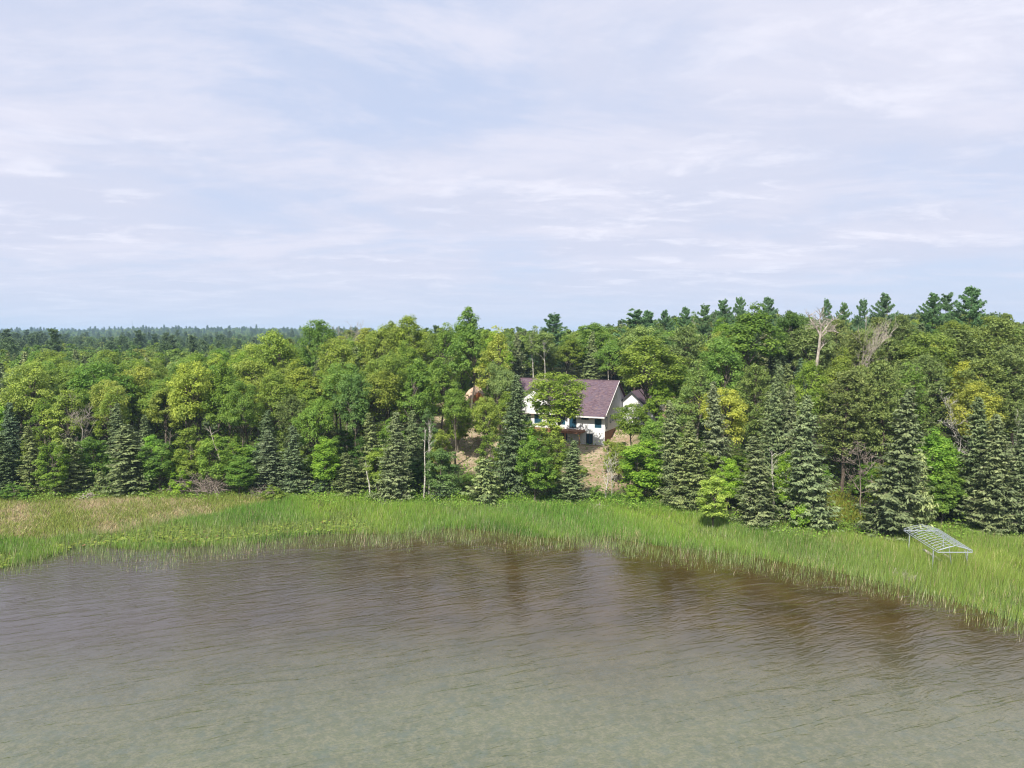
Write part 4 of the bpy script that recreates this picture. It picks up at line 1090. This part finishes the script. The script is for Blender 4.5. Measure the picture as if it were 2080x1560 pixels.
rail('ridge_rail', nr0, fr0)
rail('end_beam', nl, nr_, .05); rail('end_beam', fl, fr, .05)
rail('end_beam', nl + dz, nr0.lerp(nl + dz, .0), .04); rail('end_beam', nr_ + dz, nr0, .04)
for i in range(13):
    k = i / 12; a = nl.lerp(fl, k) + dz; b_ = nr_.lerp(fr, k) + dz; c_ = nr0.lerp(fr0, k)
    Poly().tube([a, a.lerp(c_, .55) + Vector((0, 0, .07)), c_, b_.lerp(c_, .55) + Vector((0, 0, .07)), b_], .021, 5).obj('rafter', M['galv'], cr_)
for k in (.25, .5, .75):
    for a, b_, r0_, r1_ in ((nl, fl, nr0, fr0), (nr_, fr, nr0, fr0)):
        rail('purlin', (a + dz).lerp(nr0, k), (b_ + dz).lerp(fr0, k), .022)
for i in range(9):
    k = i / 8
    for a, b_ in ((nl, fl), (nr_, fr)): rail('web_brace', a.lerp(b_, k), a.lerp(b_, k) + dz, .02)
for p in (nl.lerp(fl, .12), nr_.lerp(fr, .12), nl.lerp(fl, .82), nr_.lerp(fr, .82)):
    rail('post', p, Vector((p.x, p.y, -.6)), .045)
    rail('post_sleeve', Vector((p.x, p.y, 1.5)), Vector((p.x, p.y, -.55)), .06)
rail('knee_brace', nl.lerp(nr_, .32) + Vector((0, 0, .45)), nl.lerp(nr_, .46) + Vector((0, .3, -1.3)), .035)
rail('knee_brace', nl.lerp(nr_, .78) + dz, nl.lerp(nr_, .9) + Vector((0, .2, -.9)), .035)
rail('cross_beam', Vector((nl.x, nl.y + 1, .35)), Vector((nr_.x, nr_.y + 1, .35)), .05)
rail('cross_beam', Vector((fl.x, fl.y - 1.4, .35)), Vector((fr.x, fr.y - 1.4, .35)), .05)
def plank(lab, p, q, w):
    a = Vector((*at_z(*p[:2], p[2]), p[2])); b_ = Vector((*at_z(*q[:2], q[2]), q[2])); d = (b_ - a)
    o = Poly().box(-d.length / 2, d.length / 2, -w / 2, w / 2, -.05, .05).obj('bunk_plank', M['plank']); o.location = (a + b_) / 2
    o.rotation_euler = d.to_track_quat('X', 'Z').to_euler(); o['label'] = lab; o['category'] = 'plank'; o['group'] = 'carpeted planks under the canopy frame'
plank('wide grey plank slanting down under the metal frame', (1876, 1116, 1.75), (1915, 1141, 1.15), .34)
plank('narrow grey plank slanting down beneath the near end of the metal frame', (1916, 1125, 1.7), (1941, 1139, 1.25), .2)

# ------------------------------------------------------------------ house
def wall_mat(name, col, seam=1.2, axis_=0):
    b = MB(name, .75, .3); P = b.coord(); s = b.n('ShaderNodeSeparateXYZ'); b.L.new(P, s.inputs[0])
    n = b.noise(P, .8, 4, .6); n2 = b.noise(b.coord(scale=(6, 6, .6)), 1.0, 4, .6)
    c = b.mix(n, tuple(x * .88 for x in col), col); c = b.mix(b.ramp(n2, .55, .8), c, tuple(x * .8 for x in col))
    b.base(c); return b.m
M['white_wall'] = wall_mat('white_sheathing', (.78, .78, .78))
M['grey_wall'] = wall_mat('grey_white_siding', (.80, .79, .82))
M['trim'] = simple('dark_trim', (.045, .05, .055), .5)
M['fascia'] = simple('fascia', (.30, .24, .24), .6)
M['white_trim'] = simple('white_trim', (.72, .70, .68), .6)
M['blue_trim'] = simple('window_flashing', (.05, .13, .17), .5)
b = MB('window_glass', .06, .6); b.base(b.mix(b.noise(b.coord(), .7, 3, .5), (.012, .03, .045), (.03, .10, .16))); M['glass'] = b.m
M['rust'] = simple('raw_orange_timber', (.24, .115, .065), .8, .4, 2.5)
M['post'] = simple('treated_post', (.30, .17, .09), .8, .3, 3)
M['found'] = simple('brown_foundation', (.26, .14, .085), .85, .3, 1.6)
b = MB('roof_shingles', .9, .2); P = b.coord(scale=(2.6, 6.5, 1))
vo = b.n('ShaderNodeTexVoronoi'); b.L.new(P, vo.inputs['Vector']); vo.inputs['Scale'].default_value = 1.0
r = b.n('ShaderNodeValToRGB'); b.L.new(vo.outputs['Color'], r.inputs[0])
for i, (p, c) in enumerate([(0.05, (.065, .042, .055)), (.35, (.118, .078, .095)), (.55, (.145, .098, .108)), (.72, (.105, .08, .115)), (.95, (.21, .14, .13))]):
    e = r.color_ramp.elements[i] if i < 2 else r.color_ramp.elements.new(p); e.position = p; e.color = (*c, 1)
n = b.noise(b.coord(), .5, 3, .5); b.base(b.mix(b.math('MULTIPLY', b.ramp(n, .4, .7), .35), r.outputs[0], (.125, .095, .115)))
b.bump(vo.outputs['Distance'], .5, .03); M['roof'] = b.m

house = thing('house', 'large white house under construction with purple-brown shingle roof among trees', 'house', (HX, HY, HZ), HPHI)
EV, RG, DP, LX = 5.9, 11.45, 16.0, -20.6        # eave height, ridge height, depth, left end
def grid_wall(x0, x1, z0, z1, ops):
    """front wall (normal -Y) at local y=0, 0.2 thick, with real openings"""
    P_ = Poly(); X = sorted({x0, x1, *[o[0] for o in ops], *[o[1] for o in ops]}); Z = sorted({z0, z1, *[o[2] for o in ops], *[o[3] for o in ops]})
    for a, b_ in zip(X, X[1:]):
        for c, d in zip(Z, Z[1:]):
            if any(o[0] <= a and b_ <= o[1] and o[2] <= c and d <= o[3] for o in ops): continue
            P_.box(a, b_, 0, .2, c, d)
    return P_
def window(o, y, parent=house, side=False, mull=1, mat='trim', name='window'):
    x0, x1, z0, z1 = o; fw = .10; F_ = Poly()
    B = (lambda P_, a, b_, c, d, p, q: P_.box(p, q, a, b_, c, d)) if side else (lambda P_, a, b_, c, d, p, q: P_.box(a, b_, p, q, c, d))
    p, q = (y - .14, y + .05) if side else (y - .05, y + .14)
    B(F_, x0, x0 + fw, z0, z1, p, q); B(F_, x1 - fw, x1, z0, z1, p, q)
    B(F_, x0 + fw, x1 - fw, z0, z0 + fw, p, q); B(F_, x0 + fw, x1 - fw, z1 - fw, z1, p, q)
    for m in range(1, mull):
        xm = x0 + (x1 - x0) * m / mull; B(F_, xm - .04, xm + .04, z0 + fw, z1 - fw, p + .01, q - .01)
    w = F_.obj(name, M[mat], parent)
    G = Poly(); gp = (y - .10, y - .07) if side else (y + .07, y + .10); B(G, x0 + fw, x1 - fw, z0 + fw, z1 - fw, *gp)
    G.obj('pane', M['glass'], w)
    return w
# openings in the front wall: x0, x1, z0, z1
tall = (-1.95, -.62, 3.25, 5.35); trans = (-4.55, -3.15, 4.65, 5.35); door_up = (-7.0, -5.6, 2.95, 5.2)
bigs = [(-9.2, -7.8, 3.5, 5.2), (-11.6, -9.9, 3.5, 5.2), (-14.2, -12.6, 3.5, 5.2), (-17.4, -15.0, 3.3, 5.2), (-19.8, -18.2, 3.5, 5.2)]
lows = [(-9.0, -7.4, .5, 1.95), (-12.8, -10.4, .7, 1.95), (-16.6, -14.4, .7, 1.95)]; dlow = (-3.6, -2.3, .08, 2.05)
allop = [tall, trans, door_up, dlow] + bigs + lows
grid_wall(LX, 0, -.6, EV, allop).obj('front_wall', M['white_wall'], house)
gp = Poly(); gp.prism([(.2, -.6), (DP, -.6), (DP, EV), (DP / 2, RG - .12), (.2, EV + .14)], -.2, -.0, 'x').obj('gable_wall', M['grey_wall'], house)
Poly().prism([(.2, -.6), (DP, -.6), (DP, EV), (DP / 2, RG - .12), (.2, EV + .14)], LX, LX + .2, 'x').obj('gable_wall', M['white_wall'], house)
Poly().box(LX, 0, DP - .2, DP, -.6, EV).obj('back_wall', M['white_wall'], house)
# batten strips on the gable wall, too fine to pick apart
bt = Poly()
for i in range(38):
    y = .4 + i * .41; top = EV + (RG - EV) * (1 - abs(y - DP / 2) / (DP / 2)) - .3; bt.box(.0, .03, y - .025, y + .025, 2.75, top)
bt.obj('siding_battens', M['grey_wall'], house, kind='stuff')
for w_ in ((.55, 1.35, 3.1, 5.2), (3.1, 3.9, 3.9, 5.3), (4.7, 5.4, 4.1, 5.3), (6.0, 6.7, 4.2, 5.3), (8.2, 9.0, 4.2, 5.3)): window(w_, .03, side=True, mat='blue_trim')
Poly().box(.0, .05, -.02, DP, 2.55, 2.75).obj('ledger_board', M['white_trim'], house)
Poly().box(.003, .035, .12, DP, -.5, 2.54).obj('foundation_panel', M['found'], house)
# roof: two slabs with overhang
def roof_pair(x0, x1, ymid, half, ze, zr, th=.22, ov=.5, parent=house, axis_='x', mats=('roof',)):
    sl = (zr - ze) / half
    if axis_ == 'x':
        a = [(x0, ymid - half - ov, ze - sl * ov), (x1, ymid - half - ov, ze - sl * ov), (x1, ymid, zr), (x0, ymid, zr)]
        b_ = [(x1, ymid + half + ov, ze - sl * ov), (x0, ymid + half + ov, ze - sl * ov), (x0, ymid, zr), (x1, ymid, zr)]
    else:   # ridge along y; x0,x1 = y range, ymid = x of ridge
        a = [(ymid - half - ov, x0, ze - sl * ov), (ymid, x0, zr), (ymid, x1, zr), (ymid - half - ov, x1, ze - sl * ov)]
        b_ = [(ymid + half + ov, x1, ze - sl * ov), (ymid, x1, zr), (ymid, x0, zr), (ymid + half + ov, x0, ze - sl * ov)]
    out = []
    for q in (a, b_):
        q = [(p[0], p[1], p[2] + th) for p in q]; out.append(Poly().slab(q, th).obj('roof', M['roof'], parent))
    return out
main = roof_pair(LX - .4, .38, DP / 2, DP / 2, EV, RG)
sl = (RG - EV) / (DP / 2)
Poly().slab([(.38, -.5, EV - sl * .5 + .205), (.46, -.5, EV - sl * .5 + .20), (.46, DP / 2, RG + .20), (.38, DP / 2, RG + .20)], .20).obj('rake_board', M['white_trim'], house)
Poly().box(LX - .4, .38, -.56, -.503, EV - sl * .5 - .06, EV - sl * .5 + .21).obj('fascia_board', M['fascia'], house)
Poly().box(LX - .4, .38, DP / 2 - .12, DP / 2 + .12, RG + .18, RG + .28).obj('ridge_cap', M['roof'], house)
# pent roof band over the right-hand windows
pent = Poly().slab([(-6.3, -1.25, 5.42), (.30, -1.25, 5.42), (.30, -.02, 6.08), (-6.3, -.02, 6.08)], .14).obj('pent_roof', M['roof'], house)
Poly().box(-6.35, .35, -1.32, -1.253, 5.2, 5.45).obj('fascia_board', M['white_trim'], house)
Poly().box(-6.1, -5.0, -.12, -.003, 6.3, 6.42).obj('snow_guard', M['fascia'], house)
for o_ in (tall, trans, door_up): window(o_, 0, mat='trim' if o_ is not tall else 'blue_trim', name='door' if o_ is door_up else 'window')
for o_ in bigs: window(o_, 0, mull=2, mat='blue_trim')
for o_ in lows: window(o_, 0, mull=2, mat='trim')
window(dlow, 0, mull=2, mat='trim', name='door')
Poly().box(-.12, .02, -.03, -.001, 2.8, 5.2).obj('corner_board', M['white_trim'], house)
Poly().box(-4.9, -.7, -.035, -.002, 5.36, 5.5).obj('frieze_board', M['grey_wall'], house)
for x_ in (-1.7, -1.05): Poly().box(x_, x_ + .1, -.06, -.002, 2.15, 2.35).obj('outdoor_lamp', M['trim'], house)
# raw timber deck along the front
dk = Poly().box(-19.0, -3.75, -2.6, -.01, 2.62, 2.72).obj('deck_floor', M['rust'], house)
Poly().box(-19.0, -3.75, -2.68, -2.603, 2.25, 2.72).obj('deck_beam', M['rust'], house)
for i in range(26):
    x_ = -18.8 + i * .6; Poly().box(x_, x_ + .08, -2.6, -.02, 2.36, 2.61).obj('joist', M['rust'], house)
for x_ in (-4.1, -6.9, -9.7, -12.5, -15.3, -18.1): Poly().box(x_ - .09, x_ + .09, -2.55, -2.37, -.6, 2.35).obj('deck_post', M['post'], house)
# cross gable wing at the left
WX, WH, WZ = -13.9, 6.1, 10.55; we = WZ - WH * .74
Poly().box(WX - WH, WX + WH, -1.0, -.82, EV - .3, we + .001).prism([(WX - WH, we), (WX + WH, we), (WX, WZ - .1)], -1.0, -.82).obj('gable_wall', M['white_wall'], house)
roof_pair(-1.5, 7.0, WX, WH, we, WZ, axis_='y')
for s_ in (-1, 1):
    Poly().slab([(WX, -1.56, WZ + .22), (WX + s_ * (WH + .5), -1.56, we - .37 + .22), (WX + s_ * (WH + .5), -1.503, we - .37 + .22), (WX, -1.503, WZ + .22)], .38).obj('rake_board', M['trim'], house)
for x_ in (WX - WH, WX + WH - .18): Poly().box(x_, x_ + .18, -.82, 0, EV - .3, we).obj('return_wall', M['white_wall'], house)
Poly().box(WX - WH, WX + WH, -1.0, 0, EV - .5, EV - .302).obj('soffit', M['white_trim'], house)
# rear wing with its own gable facing the lake
GX0, GX1, GY0, GY1 = -.0, 6.2, 11.2, 22.0; gm = (GX0 + GX1) / 2 - 1.1; gw = 3.5; gze, gzr = 6.0, 9.2
wg = Poly(); wg.box(GX0 + .002, GX1, GY0, GY0 + .2, 1.0, gze); wg.prism([(gm - gw, gze + .001), (gm + gw, gze + .001), (gm, gzr)], GY0, GY0 + .2)
wg.box(GX1 - .2, GX1, GY0 + .2, GY1, 1.0, gze); wg.obj('wing_wall', M['white_wall'], house)
roof_pair(GY0 - .4, GY1, gm, gw, gze, gzr, axis_='y')
for s_ in (-1, 1):
    Poly().slab([(gm, GY0 - .46, gzr + .22), (gm + s_ * (gw + .5), GY0 - .46, gze - .44 + .22), (gm + s_ * (gw + .5), GY0 - .403, gze - .44 + .22), (gm, GY0 - .403, gzr + .22)], .32).obj('rake_board', M['trim'], house)
window((4.2, 5.0, 3.6, 5.2), GY0, mat='blue_trim')

# excavated soil, boulders
def mound(name, lab, cat, u, y, w, h, mat, seed, group=None):
    x = x_at(u, y, 8); rg = np.random.default_rng(seed); P_ = Poly(); n = 18; m = 7
    for j in range(m + 1):
        for i in range(n):
            a = 2 * PI * i / n; r = (j / m); rad = w * r * (1 + .16 * math.sin(3 * a + seed) + .08 * rg.normal())
            z = h * (1 - r ** 1.5) * (1 + .12 * rg.normal()) if j < m else -.5
            P_.v.append((rad * math.cos(a), rad * .75 * math.sin(a), z))
    for j in range(m):
        for i in range(n): k = (i + 1) % n; P_.f.append((j * n + i, (j + 1) * n + i, (j + 1) * n + k, j * n + k))
    o = P_.obj(name, mat); o.location = (x, y, gz(x, y)); o['label'] = lab; o['category'] = cat
    if group: o['group'] = group
    return o
M['sand'] = simple('excavated_sand', (.50, .36, .27), .95, .3, 1.2)
M['clay'] = simple('orange_clay', (.45, .17, .07), .95, .3, 1.5)
M['rock'] = simple('grey_rock', (.40, .37, .34), .9, .25, 2)
mound('sand_mound', 'pinkish sand mound showing through the trees up the slope from the house', 'mound', 966, 160, 2.7, 2.9, M['sand'], 3)
mound('clay_heap', 'bright orange clay heap at the foot of the pinkish sand mound', 'heap', 972, 156.5, 1.9, 2.0, M['clay'], 4)
mound('sand_mound', 'pinkish soil bank glimpsed through leaves behind the house maple', 'mound', 1347, 158, 2.4, 3.4, M['sand'], 6)
for k, (u, vb, s, lab) in enumerate([(967, 908, .8, 'large grey boulder on the bare dirt left of the house'), (1008, 906, .6, 'grey boulder on the dirt next to the tall dark spruce'),
        (948, 914, .4, 'small stone beside the large grey boulder'), (1000, 925, .45, 'stone on the dirt below the grey boulder by the spruce'), (922, 928, .4, 'stone at the shaded edge of the dirt bank')]):
    _, y = at_z(u, vb, 3.0)
    for _ in range(8): _, y = at_z(u, vb, gz(x_at(u, y, 3), y))
    bm_ = mound('boulder', lab, 'boulder', u, y, s, s * .9, M['rock'], 20 + k)

# ------------------------------------------------------------------ summer haze
zt_ = 72.0
me = bpy.data.meshes.new('haze'); P_ = Poly().box(-5300, 5300, -1300, 5500, -8.0, zt_); me.from_pydata(P_.v, [], P_.f); me.update()
hm = bpy.data.materials.new('haze_air'); hm.use_nodes = True; t = hm.node_tree
for n in list(t.nodes): t.nodes.remove(n)
pv = t.nodes.new('ShaderNodeVolumePrincipled'); pv.inputs['Color'].default_value = (.52, .76, 1.0, 1); pv.inputs['Density'].default_value = .00015; pv.inputs['Anisotropy'].default_value = 0.0
mo = t.nodes.new('ShaderNodeOutputMaterial'); t.links.new(pv.outputs[0], mo.inputs['Volume'])
me.materials.append(hm); o = link('haze', me); o['kind'] = 'stuff'
